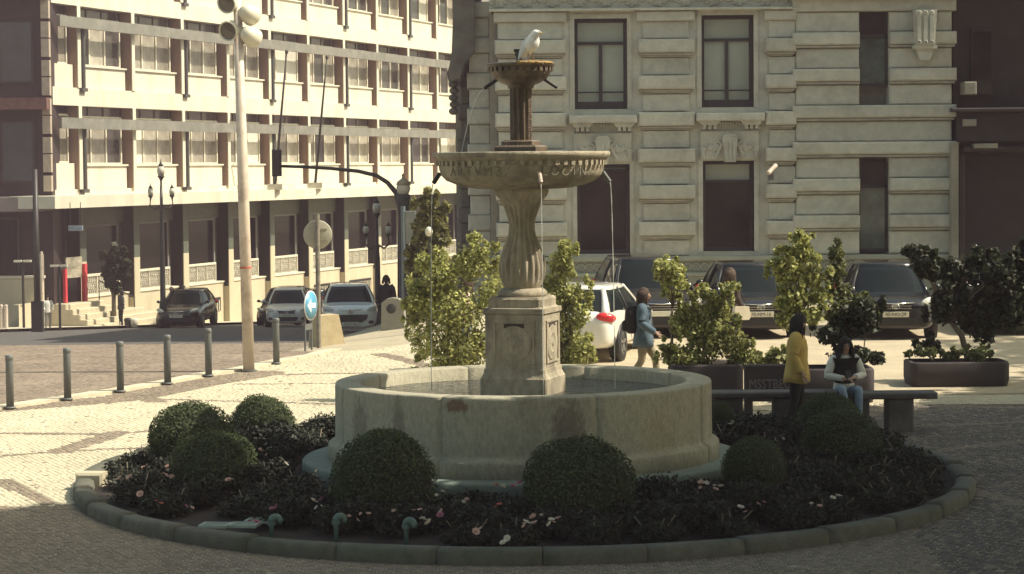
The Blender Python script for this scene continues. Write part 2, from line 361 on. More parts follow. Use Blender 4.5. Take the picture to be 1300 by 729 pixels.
xs = np.arange(-11, 11.5, sz); ys = np.arange(20.2, 58.0, sz); X, Y = np.meshgrid(xs, ys); X = X+(np.arange(len(ys))%2)[:,None]*sz*.5+rg.normal(size=X.shape)*.005; Y = Y+rg.normal(size=X.shape)*.005+.03*np.sin(X*2.2)+.02*np.sin(X*.9+Y*1.7)
X, Y = X.ravel(), Y.ravel()
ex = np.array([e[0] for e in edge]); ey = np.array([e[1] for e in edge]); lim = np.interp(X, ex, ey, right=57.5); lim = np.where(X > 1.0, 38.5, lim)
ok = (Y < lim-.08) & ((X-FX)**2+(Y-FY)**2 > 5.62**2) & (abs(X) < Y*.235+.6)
X, Y = X[ok], Y[ok]; ish = (X > 4.4) & (Y < 37.3) & (rg.random(len(X)) < .8) & ~in_band(X, Y); setts(X[ish], Y[ish], sz, 'shade_dark_paving', cobshade); X, Y = X[~ish], Y[~ish]
ib = in_band(X, Y) | (Y < 28.6+.25*np.sin(X*1.3)) | ((X > 4.4) & (Y < 37.3)) | (rg.random(len(X)) < .012)
setts(X[~ib], Y[~ib], sz, 'pale_paving', cobpale); setts(X[ib], Y[ib], sz, 'brown_paving', cobdark)
# brown setts of the road next to the bollards
sz = .12
xs = np.arange(-15, -2.8, sz); ys = np.arange(36, 58.6, sz); X, Y = np.meshgrid(xs, ys); X = (X+(np.arange(len(ys))%2)[:,None]*sz*.5).ravel(); Y = Y.ravel()+.03*np.sin(X*2)
ok = (Y > np.interp(X, ex, ey)+.45) & (abs(X) < Y*.235+.6); setts(X[ok], Y[ok], sz, 'road_setts', cobroad)
# ------------------------------------------------------------------ left building
BX, BY = (72-650)/32.2, 93.2; BD = Vector((.312, .950, 0)).normalized(); bang = math.atan2(BD.y, BD.x)
LB = thing('office_building', 'cream modern office block with brown fins, grey sunshade beams and long canopy', 'building', (BX, BY, 0), bang)
US = [2.1+4.68*i for i in range(-0, 14)]; U1 = 2.1+4.68*13.6
slabs = [6.6, 10.6, 14.6, 18.6]
MB().box(-.0, U1, .62, 14, -6, 19.4).build('wall', mat('dim back wall', (.10,.09,.08), .9), LB)
for zt in slabs:
    s_ = MB(); s_.box(-.05, U1, .02, .62, zt, zt+.72); s_.build('slab_band', white, LB)
    MB().box(-.05, U1, -.36, -.20, zt-.93, zt-.50).build('sunshade_beam', beam, LB)
z0 = 3.03
MB().box(-2.5, U1, -1.35, .62, 2.55, 3.03).build('canopy', white, LB)
MB().box(0, U1, .1, .62, 3.03, 3.25).build('canopy_upstand', white, LB)
fin_me = MB().box(-.12, .12, .0, .5, 0, 1, 0).mesh('fin', white)
# brown flank with its shade put into the colour + cream front
fb = MB(); fb.box(-.13, .13, -.02, .02, 0, 1, 0); fb.box(-.125, .125, .02, .55, 0, 1, 1); fin_me = fb.mesh('fin', [white, brown])
pipe_me = MB().cyl((0,0,0), (0,0,1), .10, n=10).box(-.26, .2, -.1, .12, -.06, .0).mesh('drain_pipe', darkpaint)
sp_me = MB().bbox(.16, 4.32, .2, .62, 0, 1, .01).box(.14, 4.34, .12, .62, .93, 1.0).mesh('spandrel_panel', white)
wf = MB()
wu = [.30, 1.62, 2.94, 4.26]
for x in wu: wf.box(x-.05, x+.05, .40, .5, 0, 1.95)
for z in (0, 1.9): wf.box(.30, 4.26, .41, .49, z, z+.07)
win_me = wf.mesh('window', winframe)
pane_me = MB().box(.06, 1.26, .455, .475, .06, 1.9).mesh('pane', curtain)
pane_d = pane_me.copy(); pane_d.materials[0] = curtdark; pane_l = pane_me.copy(); pane_l.materials[0] = curtlight
tf = MB()
for x in wu: tf.box(x-.04, x+.04, .5, .6, 0, .5)
tf.box(.30, 4.26, .505, .595, -.06, 0).box(.30, 4.26, .505, .595, .44, .5)
tf_me = tf.mesh('transom_window', mat('dim frame', (.2,.18,.15))); tp_me = MB().box(.05, 1.27, .54, .56, .02, .48).mesh('pane', mat('dim upper glass', (.09,.08,.075), .1, .5, 1, objrand=.6))
dark_me = MB().box(.16, 4.32, .5, .62, 0, 1.0).mesh('wall_infill', mat('infill grey', (.16,.14,.13)))
rr = random.Random(3)
for si, zt in enumerate(slabs[:3] + [18.6]):
    zb = zt-4.0+.72 if si else 3.25
    for i, u in enumerate(US):
        f = place(fin_me, 'fin', LB, (u, 0, zb), scale=(1, 1, zt-zb))
        if i % 2 == 0: place(pipe_me, 'drain_pipe', LB, (u+.28, -.02, zb), scale=(1, 1, zt-.9-zb))
        place(sp_me, 'spandrel_panel', LB, (u, 0, zb), scale=(1, 1, zt-2.35-zb))
        wd = place(win_me, 'window', LB, (u, 0, zt-2.35))
        for k in range(3): place(rr.choice([pane_me]*5+[pane_d]*2+[pane_l]), 'pane', wd, (wu[k]-.0, 0, 0))
        td = place(tf_me, 'transom_window', LB, (u, 0, zt-.46))
        for k in range(3): place(tp_me, 'pane', td, (wu[k], 0, 0))
for a, b_ in ((3.25,4.3),(7.32,8.25),(11.32,12.25)):
    MB().box(0, 1.95, .2, .62, a, b_).build('end_spandrel', white, LB); ew = MB().box(.2,1.85,.4,.45,b_,b_+.08).box(.2,1.85,.4,.45,b_+1.9,b_+1.98).box(.2,.28,.401,.449,b_+.08,b_+1.9).box(1.0,1.06,.401,.449,b_+.08,b_+1.9).box(1.77,1.85,.401,.449,b_+.08,b_+1.9).build('end_window', winframe, LB); MB().box(.28,1.77,.46,.48,b_+.08,b_+1.9).build('pane', curtain, ew)
# ground floor
def zg(u): return gf(BX+BD.x*u, BY+BD.y*u)
pl_v = []; 
for i in range(28):
    u = -2.5+i*(U1+2.5)/27; pl_v.append(u)
pm = MB()
for a, b_ in zip(pl_v, pl_v[1:]):
    pm.add([(a,.3,zg(a)-.3),(b_,.3,zg(b_)-.3),(b_,.3,-1.15),(a,.3,-1.15),(a,.6,-1.15),(b_,.6,-1.15)], [(0,1,2,3),(3,2,5,4)])
pm.build('plinth', plinth, LB)
MB().box(0, U1, .25, .62, -1.17, -1.10).build('plinth_coping', white, LB)
pil = MB(); pil.box(-.15, .36, .06, .62, -1.35, 2.56, 1).box(-.15, .36, .06, .62, -3.2, -1.35, 2).box(-.145, .37, .02, .06, .33, 2.56, 0).box(-.145, .37, .02, .06, -3.2, .33, 2).box(.36, .75, .24, .62, .34, 2.56, 0).box(.36, .55, .24, .62, -3.2, .34, 2); pil_me = pil.mesh('pillar', [tile, flankshade, plinth])  # front turns beige where the canopy shadow ends, shadow painted as tile
lat = MB(); lat.box(.8, 3.75, .3, .4, .78, .88).box(.8, 3.75, .32, .38, .0, .06)
for x in (.8, 1.78, 2.76, 3.71): lat.box(x, x+.06, .31, .39, .05, .8)
for k in range(3):
    for i in range(5):
        for j in range(4):
            cx, cz = .84+k*.98+.1+i*.185, .14+j*.19
            lat.torus((cx, .35, cz), .075, .014, 8, 3)
    for i in range(6):
        x = .86+k*.98+i*.17; lat.add([(x,.34,.06),(x+.03,.34,.06),(min(x+.3,.84+k*.98+.92),.34,.78),(min(x+.27,.84+k*.98+.92),.34,.78)], [(0,1,2,3)])
lat_me = lat.mesh('balustrade_panel', winframe)
lback = MB().box(.8, 3.75, .41, .43, 0, .8).mesh('panel_backing', mat('lattice backing', (.17,.16,.13)))
sw_me = MB().box(.75, .85, .5, .62, -1.1, 1.70).box(3.95, 4.05, .5, .62, -1.1, 1.70).box(.75, 4.05, .5, .62, 1.70, 1.78).mesh('shop_window', mat('grey frame', (.2,.19,.17)))
sg_me = MB().box(.85, 3.95, .55, .57, -1.1, 1.7).mesh('pane', darkglass)
head_me = MB().box(.75, 4.5, .48, .62, 1.79, 2.54).mesh('window_head', tile)
for i, u in enumerate(US):
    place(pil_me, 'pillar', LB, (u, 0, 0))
    sw = place(sw_me, 'shop_window', LB, (u, 0, 0)); place(sg_me, 'pane', sw)
    place(head_me, 'window_head', LB, (u, 0, 0))
    if i > 0 or 1:
        lp = place(lat_me, 'balustrade_panel', LB, (u, 0, -1.10)); place(lback, 'backing', lp)
    if i in (2, 4, 5, 6):
        vt = MB().box(.6, 4.1, .26, .34, 0, .62, 0)
        for k in range(16): vt.box(.7+k*.21, .75+k*.21, .22, .3, 0, .5, 1)
        vt.build('vent_grille', [plastic, winframe], LB, (u, 0, -2.45))
# sidewalk and steps
strip_sheet('pavement', [(BX-.97*3.4+BD.x*u, BY-.0-.0*u+BD.y*u-1.0) if 0 else (BX+BD.x*u+BD.y*2.6, BY+BD.y*u-BD.x*2.6) for u in (-30,0,30,62)], [(BX+BD.x*u-BD.y*.3, BY+BD.y*u+BD.x*.3) for u in (-30,0,30,62)], mat('beige pavement', (.5,.44,.33), .85, .1, 2), .12, 60, 4, kind='structure')
st = thing('entrance_steps', 'flight of stone steps leading up to the red framed doorway', 'steps', (BX, BY, 0), bang)
for k in range(6):
    MB().bbox(-.6-.02*k, 2.6+k*1.1, -.7-k*.32, .29, -4.2, -1.24-k*.2, .03).build('step', plinth, st)
rd = thing('red_doorway', 'red framed shop entrance with pale poster at the top of steps', 'doorway', (BX, BY, -1.24), bang)
redp = mat('red enamel', (.62,.045,.06), .5)
MB().box(.3, .45, -.2, -.08, 0, 1.35).build('side_pillar', redp, rd); MB().box(1.75, 1.95, -.28, -.12, 0, 1.5).build('side_pillar', redp, rd)
MB().box(.45, 1.75, -.16, -.10, .98, 1.8).build('poster_panel', mat('poster print', (.30,.27,.2), .5, .7, 1.6, stretch=.3), rd)
MB().box(.45, 1.75, -.10, -.05, 0, .98).build('door', darkglass, rd)
MB().tube([(2.5,-.5,.8),(4.6,-1.0,.0)], .03).tube([(2.5,-.5,0),(2.5,-.5,.8)], .025).tube([(4.6,-1.0,-1.0),(4.6,-1.0,0)], .025).build('handrail', ironm, rd)
# wing on the left, its shade put into dark wall and canopy colours
DW = thing('dark_corner_building', 'dark red brown clad building wing in shade at the left edge', 'building', (BX-.05, BY-1.0, 0))
MB().box(-30, 0, .6, 14, -4, 19).build('wall', shade_cladding, DW)
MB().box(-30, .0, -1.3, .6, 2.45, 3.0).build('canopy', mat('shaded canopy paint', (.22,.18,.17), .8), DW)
for zt in (6.4, 10.7, 15):
    MB().box(-30, .0, -.25, .6, zt, zt+.45).build('slab_band', mat('red brown slab', (.13,.06,.05), .8, .4, 3), DW)
dwf = MB().box(-.7, .7, .5, .6, 0, 2.5).mesh('window', shade_cladding); dwp = MB().box(-.6, .6, .46, .5, .1, 2.4).mesh('pane', mat('dark blue glass', (.045,.05,.06), .12, .3, 1))
dst = MB().box(-.08, .08, .3, .62, 0, 3.2).mesh('pilaster_strip', mat('worn strip', (.20,.13,.10), .8, .6, 1.2))
for zt in (3.2, 7.1, 11.3):
    for k in range(9):
        x = -1.3-k*1.75; o = place(dwf, 'window', DW, (x, 0, zt+.3)); place(dwp, 'pane', o)
        place(dst, 'pilaster_strip', DW, (x-.88, 0, zt))
for k in range(15): MB().box(-.28, .03, .28, .62, 3.2+k*.75, 3.2+k*.75+.62+.08*(k%2)).build('corner_quoin', mat('quoin', (.38,.31,.24), .85, .2), DW)
for k in range(4):
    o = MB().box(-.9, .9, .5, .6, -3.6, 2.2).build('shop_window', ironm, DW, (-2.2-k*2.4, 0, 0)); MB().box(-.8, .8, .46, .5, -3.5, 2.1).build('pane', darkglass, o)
lwm = mat('beige door panel', (.26,.23,.17), .7, .2)
MB().box(-.45, .45, .3, .5, -3.6, -.9).build('door', lwm, DW, (-5.0,0,0)); MB().box(-.45, .45, .3, .5, -3.6, -.7).build('door', lwm, DW, (-6.5,0,0))
lw = thing('low_wall', 'low beige wall beside the red doorway at the left', 'wall', (BX-3.6, BY-.9, gf(BX-3, BY-1)))
MB().bbox(0, 3.2, 0, .3, 0, 2.0, .03).build('masonry', plinth, lw); MB().box(-.05, 3.25, -.05, .35, 2.0, 2.1).build('coping', white, lw)
# ------------------------------------------------------------------ right building (stone facade, plane Y=61)
YF = 61.0
def fx(px): return at(px, 170, YF).x
def fz(py): return at(850, py, YF).z
RBX = fx(629); RB = thing('stone_building', 'grand grey granite building with rusticated piers and dark framed windows', 'building', (0, YF, 0))
YB = 39.0   # depth
gb = lambda px: fx(px)
zT = 13.5; zbase = -.6
MB().box(fx(622), 40, .55, YB, -2.5, zT).build('core_wall', stone_dark, RB)
def wall_piece(a, b_, c, d, y0=.0, nm='wall_panel', m=stone): return MB().box(a, b_, y0, .56, c, d).build(nm, m, RB)
# wall field between piers with openings
ops = [(730,797,23,138),(732,799,208,322)], [(891,957,20,137),(892,957,205,320)]
zsill = fz(325); ztop = fz(14)
for col, (xa, xb) in zip(ops, ((700,830),(870,985))):
    xl, xr = fx(min(o[0] for o in col)), fx(max(o[1] for o in col))
    wall_piece(fx(xa), xl, zsill, ztop); wall_piece(xr, fx(xb), zsill, ztop)
    wall_piece(xl, xr, fz(col[0][2]), ztop); wall_piece(xl, xr, fz(col[1][2]), fz(col[0][3])); wall_piece(xl, xr, zsill, fz(col[1][3]))
framed = mat('dark window frame', (.018,.016,.016), .6)
blind = mat('greenish blind', (.30,.33,.27), .25, .12, .5, spec=.9, stain=(.40,.42,.36), stain_amt=.4, stain_scale=.8)
blackroom = mat('dark room glass', (.028,.02,.02), .06, .5, 1, spec=.4)
for ci, col in enumerate(ops):
    for ri, (xa, xb, ya, yb) in enumerate(col):
        x0, x1, z1, z0 = fx(xa), fx(xb), fz(ya), fz(yb); xm = (x0+x1)/2; t = .09
        # moulded surround
        MB().box(x0-.12, x0, -.03, .5, z0, z1+.12).box(x1, x1+.12, -.03, .5, z0, z1+.12).box(x0, x1, -.03, .5, z1, z1+.12).build('window_surround', stone, RB)
        w_ = MB().box(x0, x0+t, .25, .4, z0, z1).box(x1-t, x1, .25, .4, z0, z1).box(x0+t, x1-t, .25, .4, z0, z0+(.2 if ri == 0 else .1)).box(x0+t, x1-t, .25, .4, z1-t, z1)
        if ri == 0:
            zt = z1-.62; w_.box(x0+t, x1-t, .24, .4, zt-.04, zt+.04).box(xm-.045, xm+.045, .245, .4, z0+.2, zt-.04).box(x0+t, x1-t, .20, .235, z0+.42, z0+.46)
            panes = [(x0+t, x1-t, zt+.04, z1-t, blind), (x0+t, xm-.045, z0+.2, zt-.04, blind), (xm+.045, x1-t, z0+.2, zt-.04, blind)]
        else:
            zt = z1-(.52 if ci else .16); w_.box(x0+t, x1-t, .24, .4, zt-.03, zt+.03)
            panes = [(x0+t, x1-t, zt+.03, z1-t, blind), (x0+t, x1-t, z0+.1, zt-.03, blackroom)]
        wo = w_.build('window', framed, RB)
        for (a, b_, c, d, m) in panes: MB().box(a, b_, .33, .35, c, d).build('pane', m, wo)
# piers of alternating blocks
cornerst = mat('shaded corner granite', (.13,.125,.10), .9, .3, 3, .6, 25, stain=(.05,.045,.04), stain_amt=.5)  # shade of the corner return put into the granite colour
PER = 46.3; tops = [49.4+PER*i for i in range(6)]
def pier(xbl, xbr, xsl, xsr, y0, nm='stone_block', m=stone, dx=0.0, zs=1.0, last=325, top0=27):
    a, b_, c, d = fx(xbl)+dx, fx(xbr)+dx, fx(xsl)+dx, fx(xsr)+dx
    prev = top0
    MB().bbox(c, d, y0+.05, .5+max(0,y0), fz(tops[0])+.01, fz(top0), .02).build(nm, m, RB)
    MB().bbox(a-.02, b_+.02, y0-.08, .5+max(0,y0), fz(top0)+.0, fz(top0-13), .03).build('pier_cap', m, RB)
    MB().bbox(a-.08, b_+.08, y0-.14, .5+max(0,y0), fz(top0-13), fz(top0-16), .02).build('pier_cap_ledge', m, RB)
    for i, tp in enumerate(tops):
        zt_, zb_ = fz(tp)-.012, fz(tp+18.3)
        MB().bbox(a, b_, y0-.16, .5+max(0,y0), zb_+.008, zt_, .04).build(nm, m, RB)
        MB().bbox(a+.03, b_-.03, y0-.07, .5+max(0,y0), fz(tp+21)+.0, zb_, .012).build('block_moulding', moulding_dark, RB)
        MB().bbox(a+.07, b_-.07, y0-.02, .5+max(0,y0), fz(tp+23)+.0, fz(tp+21), .012).build('block_moulding', moulding_dark, RB)
        nx = tops[i+1] if i < 5 else last
        MB().bbox(c, d, y0+.05, .5+max(0,y0), fz(nx)+.012, fz(tp+23)-.015, .02).build(nm, m, RB)
pier(629, 719, 633, 714.5, -.12)
pier(809.5, 881.5, 816, 875, -.12)
pier(971, 1010, 976, 1010, -.12)
# recessed corner piers (stepping back at the left corner)
def pier2(a, b_, y0, m, off):
    for i in range(-1, 9):
        tp = 49.4+off+PER*i
        MB().bbox(a, b_, y0-.12, y0+3, fz(tp+20), fz(tp), .04).build('stone_block', m, RB)
        MB().bbox(a+.06, b_-.03, y0-.04, y0+3, fz(tp+PER)+.0, fz(tp+20)-.01, .03).build('stone_block', m, RB)
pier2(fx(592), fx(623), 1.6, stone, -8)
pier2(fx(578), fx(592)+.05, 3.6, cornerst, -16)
MB().box(fx(574)-.0, fx(590), 4.0, YB, -2.5, zT).build('side_wall', stone_dark, RB)
# long brackets of the corner balcony at top left
for k in range(3):
    MB().prism([(fx(577)-.05*k, fz(-30)), (fx(603), fz(-30)), (fx(603), fz(60)), (fx(590), fz(75)), (fx(583), fz(95)), (fx(572)-.05*k, fz(98)), (fx(569)-.05*k, fz(85)), (fx(573), fz(60))], 1.2+k*.9, 1.6+k*.9).build('scroll_bracket', cornerst, RB)
for i in range(5): MB().ell((fx(573+i%2), 2.6, fz(100+i*9)), (.13,.3,.1)).build('carved_drop', cornerst, RB)
# cornice over the first storey with carved band
MB().bbox(fx(622), fx(1005), -.32, .56, fz(14), fz(10.5), .02).build('cornice_ledge', stone, RB)
MB().box(fx(622), fx(1005), -.05, .56, fz(10.5), fz(-16)).build('carved_band', stone, RB)
cb = MB(); rr = random.Random(8)
for i in range(64):
    x = fx(626)+i*.12
    cb.ell((x, -.06, fz(3+4*math.sin(i*1.1))), (.075,.05,.045), 8, 5); cb.ell((x+.05, -.06, fz(-3-4*math.sin(i*1.1))), (.05,.04,.07), 8, 5)
cb.build('leaf_carving', stone, RB)
MB().bbox(fx(615), 40, -.55, .56, fz(-16), fz(-30), .05).build('upper_cornice', stone, RB)
MB().box(fx(622), 40, .0, .56, fz(-30), zT).build('upper_wall', stone, RB)
# sills, aprons and garlands
for ci, (xa, xb) in enumerate(((722,808),(883,969))):
    a, b_ = fx(xa), fx(xb); dy = -1.5*ci
    MB().bbox(a, b_, -.42, .3, fz(156+dy), fz(146+dy), .03).build('window_sill', stone, RB)
    for x in (a+.12, b_-.55):
        MB().prism([(x-.06, fz(156+dy)), (x+.5, fz(156+dy)), (x+.42, fz(161+dy)), (x+.02, fz(161+dy))], -.32, .2).box(x+.06, x+.14, -.24, .2, fz(166+dy), fz(161+dy)).box(x+.19, x+.27, -.24, .2, fz(166+dy), fz(161+dy)).box(x+.32, x+.4, -.24, .2, fz(166+dy), fz(161+dy)).build('sill_bracket', stone, RB)
    dd = MB()
    for k in range(9): dd.box(a+.6+k*.07, a+.64+k*.07, -.14, .1, fz(161+dy), fz(157+dy))
    dd.build('dentil_row', stone, RB)
    ap0, ap1 = fx(xa+5.5), fx(xb-6); MB().bbox(ap0, ap1, -.11, .3, fz(205+dy), fz(168+dy), .02).build('apron_panel', stone, RB)
    xm = (ap0+ap1)/2
    ks = MB(); ks.prism([(xm-.19, fz(177+dy)), (xm+.19, fz(177+dy)), (xm+.14, fz(208+dy)), (xm-.14, fz(208+dy))], -.3, -.1)
    for k in (-1,0,1): ks.box(xm+k*.1-.025, xm+k*.1+.025, -.325, -.29, fz(206+dy), fz(182+dy))
    ks.prism([(xm-.2, fz(177+dy)), (xm-.12, fz(172+dy)), (xm+.12, fz(172+dy)), (xm+.2, fz(177+dy))], -.28, -.1); ks.build('keystone', stone, RB)
    for sg in (-1, 1):
        ga = MB()
        for k in range(7):
            t = k/6; ga.torus((xm+sg*(.24+t*.32), -.13, fz(181+dy+6*math.sin(t*3.1)+6*t)), .07-.03*t, .025, 10, 5)
        for k in range(6): ga.ell((xm+sg*(.2+.03*k), -.13, fz(186+dy+3*k)), (.06,.05,.05), 8, 5)
        for k in range(4): ga.ell((xm+sg*.68, -.13, fz(191+dy+3*k)), (.10-.02*k,.05,.05), 8, 5)
        ga.build('garland', stone, RB)
# sill course, ring frieze, ledge, base
zA, zB_, zC, zD = fz(331), fz(346), fz(351), fz(353.5)
xe = fx(1203)
lowst = mat('greenish low granite', (.27,.29,.235), .88, .12, 2, .4, 35, stain=(.15,.15,.12), stain_amt=.5)
MB().bbox(fx(620), xe, -.22, .56, zA, fz(325), .02).build('sill_course', lowst, RB)
MB().box(fx(622), xe, -.08, .56, zB_, zA).build('frieze', lowst, RB)
MB().bbox(fx(620), xe, -.20, .56, zC, zB_, .03).build('ledge', lowst, RB)
MB().bbox(fx(620), xe, -.13, .56, zD, zC, .02).build('ledge', lowst, RB)
MB().box(fx(622), xe, -.04, .56, -2.5, zD).build('base_wall', lowst, RB)
rmid = (zA+zB_)/2; ring_me = MB().torus((0, 0, 0), .095, .03, 16, 5).ell((0, .0, 0), (.035,.03,.035), 8, 5).mesh('ring_ornament', lowst)
nring = int((xe-fx(700))/.212)
for k in range(nring): place(ring_me, 'ring_ornament', RB, (fx(700)+.1+k*.212, -.085, rmid))
# right projecting section with narrow windows
xs0, xs1 = fx(1005), fx(1212); wx0, wx1 = fx(1090), fx(1128)
wins = [(17,112),(208,322)]
def banded(y_top, y_bot, x0, x1, yy, nm, b_=.03, mm=None):
    # split round the narrow windows
    segs = [(x0, x1)]
    for (a, c) in wins:
        if y_bot > a+.5 and y_top < c-.5: segs = [(x0, wx0), (wx1, x1)]
    for (p, q) in segs: MB().bbox(p, q, yy, .56, fz(y_bot)+.012, fz(y_top), b_).build(nm, mm or stone, RB)
course = []
yy = 43.5; banded(1, 17.5, xs0, xs1, -.25, 'stone_course'); banded(17.5, 43.5, fx(1010), fx(1207), -.14, 'stone_course')
for i in range(6):
    y0 = 43.5+46.3*i; banded(y0, y0+16.5, xs0, xs1, -.30, 'stone_course', .04); banded(y0+16.5, y0+20, xs0+.04, xs1-.04, -.24, 'course_moulding', .012, moulding_dark)
    banded(y0+20, y0+46.3 if i < 5 else 325, fx(1010), fx(1207), -.14, 'stone_course')
for (a, c) in wins:
    MB().box(wx0, wx0+.06, .1, .3, fz(c), fz(a)).box(wx1-.06, wx1, .1, .3, fz(c), fz(a)).box(wx0, wx1, .1, .3, fz(a+33), fz(a+29)).box(wx0, wx1, .1, .3, fz(c), fz(c-4)).build('narrow_window', framed, RB)
    MB().box(wx0+.06, wx1-.06, .2, .22, fz(c-4), fz(a+33)).build('pane', mat('dim green glass', (.10,.12,.10), .1, .6, 1.5, spec=1), RB.children[-1]) if 0 else None
for o in [o for o in RB.children if o.name.startswith('narrow_window')]:
    zz = [v.co.z for v in o.data.vertices]; a_, c_ = max(zz), min(zz)
    MB().box(wx0+.06, wx1-.06, .2, .22, c_+.08, a_-.67).build('pane', mat('dim green glass', (.10,.12,.10), .1, .6, 1.5, spec=1), o)
    MB().box(wx0+.06, wx1-.06, .2, .22, a_-.59, a_).build('pane', blackroom, o)
MB().bbox(fx(1000), 40, -.55, .3, fz(1), fz(-5), .04).build('course_cornice', stone, RB)
cbk = MB().prism([(fx(1157), fz(17)), (fx(1184), fz(17)), (fx(1182), fz(61)), (fx(1159), fz(61))], -.62, -.2)
for k in range(3):
    x = fx(1161.5+k*8); cbk.box(x-.05, x+.05, -.66, -.6, fz(56), fz(22)).torus((x, -.66, fz(21)), .04, .015, 10, 4).torus((x, -.66, fz(58)), .04, .015, 10, 4)
cbk.box(fx(1156), fx(1185), -.55, -.2, fz(66), fz(61)).prism([(fx(1160), fz(66)), (fx(1182), fz(66)), (fx(1177), fz(80)), (fx(1165), fz(80))], -.45, -.2)
cbk.build('carved_console', stone, RB)
# portal at the right, its shade held by the stone and timber colours
px0, px1 = fx(1213), fx(1218)
MB().bbox(fx(1203), fx(1213), -.45, .5, -1, fz(184), .03).build('portal_pilaster', stone_dark, RB)
MB().bbox(fx(1214), fx(1222), -.35, .5, -1, fz(200), .03).build('portal_pilaster', portal_shade, RB)
MB().bbox(fx(1203), 18, -.6, .5, fz(146), fz(141), .03).build('portal_ledge', portal_shade, RB)
MB().bbox(fx(1213), 18, -.30, .5, fz(184), fz(146), .03).build('portal_lintel', portal_shade, RB)
MB().bbox(fx(1220), 18, -.42, .5, fz(196), fz(190), .03).build('portal_lintel_moulding', portal_shade, RB)
for a, b_, c, d in ((1220,1235,108,124),(1219,1235,155,164),(1232,1262,186,192)): MB().bbox(fx(a), fx(b_), -.5, .2, fz(d), fz(c), .02).build('portal_block', stone_dark, RB)
MB().box(fx(1213), 18, .35, .56, fz(141), fz(1)).build('upper_dark_wall', portal_shade, RB)
dw = MB().box(fx(1235), fx(1262), .2, .4, fz(125), fz(40)).build('upper_window', framed, RB); MB().box(fx(1237), fx(1260), .15, .2, fz(122), fz(43)).build('pane', blackroom, dw)
dr = MB().box(fx(1222), 18, .2, .45, -1, fz(200)).build('door', mat('shade dark timber', (.02,.012,.012), .7, .3), RB)
MB().bbox(fx(1206), 40, -.5, .6, -1, fz(372), .03).build('door_step', portal_shade, RB)
# security camera on the third pier
cm = thing('security_camera', 'small white security camera fixed between the piers of stone facade', 'camera', at(980, 216, YF-.5))
MB().cyl((-.12,-.22,-.08), (.1,.0,.12), .06).build('housing', polew, cm); MB().tube([(0,0,0),(0,.1,-.12),(0,.3,-.14)], .035).box(-.07,.07,.22,.30,-.26,-.02).build('bracket', steel, cm)
# ------------------------------------------------------------------ fountain (centre FX, FY)
def zf(y): return at(665, y, FY).z
g0 = gf(FX, FY)
FO = thing('stone_fountain', 'tall weathered stone fountain with two bowls on a fluted vase standing in a round basin', 'fountain', (FX, FY, 0), 0)
zpl = zf(577); zr = zf(482)
MB().lathe([(2.2, zpl-.3), (2.82, zpl-.3), (2.82, zpl-.03), (2.79, zpl), (2.2, zpl)], 96).build('base_plate', mossplate, FO)
prof = [(2.12, zpl-.1), (2.485, zpl-.1), (2.485, zpl+.17), (2.48, zpl+.19), (2.465, zpl+.205), (2.43, zpl+.225), (2.405, zpl+.245), (2.397, zpl+.262), (2.395, zpl+.29), (2.39, zr-.04), (2.388, zr-.015), (2.38, zr-.004), (2.365, zr), (2.09, zr), (2.06, zr-.02), (2.05, zr-.6), (2.10, zpl-.1)]
NB = 8
for k in range(NB):
    a0 = -math.pi/2-.42+2*math.pi*k/NB
    MB().lathe(prof, 16, a0=a0+.0012, a1=a0+2*math.pi/NB-.0012, smooth=True).build('basin_stone', bstone, FO)
zw = zr-.17
MB().lathe([(0.0, zw), (2.06, zw)], 64).build('basin_water', wm, FO)
pa = -R(17)                                             # pedestal turned so its right flank shows
def sq(h, z0, z1, b=.0, mi=0, mb=None):
    mb = mb or MB(); c = []
    mb.box(-h, h, -h, h, z0, z1, mi); return mb
def sqp(hs, name, m=fstone, ch=.0):   # square profile stack [(half, z)], corners optionally cut
    mb = MB(); vs = []; fs = []
    for h, z in hs:
        k = ch*h
        vs += [(-h+k,-h,z),(h-k,-h,z),(h,-h+k,z),(h,h-k,z),(h-k,h,z),(-h+k,h,z),(-h,h-k,z),(-h,-h+k,z)]
    n_ = len(hs)
    for i in range(n_-1):
        for j in range(8): fs.append((i*8+j, i*8+(j+1)%8, (i+1)*8+(j+1)%8, (i+1)*8+j))
    fs.append(tuple(reversed(range(8)))); fs.append(tuple((n_-1)*8+j for j in range(8)))
    mb.add(vs, fs); return mb.build(name, m, FO, rz=pa)
hh = .405
sqp([(hh+.035, zw-.3), (hh+.035, zf(478)), (hh+.02, zf(476)), (hh+.0, zf(471)), (hh-.005, zf(466))], 'pedestal_plinth', wetstone if 0 else fstone, .05)
die = sqp([(hh-.02, zf(466)), (hh-.02, zf(398)), (hh, zf(396)), (hh, zf(390))], 'pedestal_block', fstone, .04)
sqp([(hh-.02, zf(390)), (hh-.055, zf(388)), (hh-.055, zf(379)), (hh-.075, zf(376)), (.2, zf(376))], 'pedestal_cap', fstone, .1)
zc_ = (zf(466)+zf(398))/2
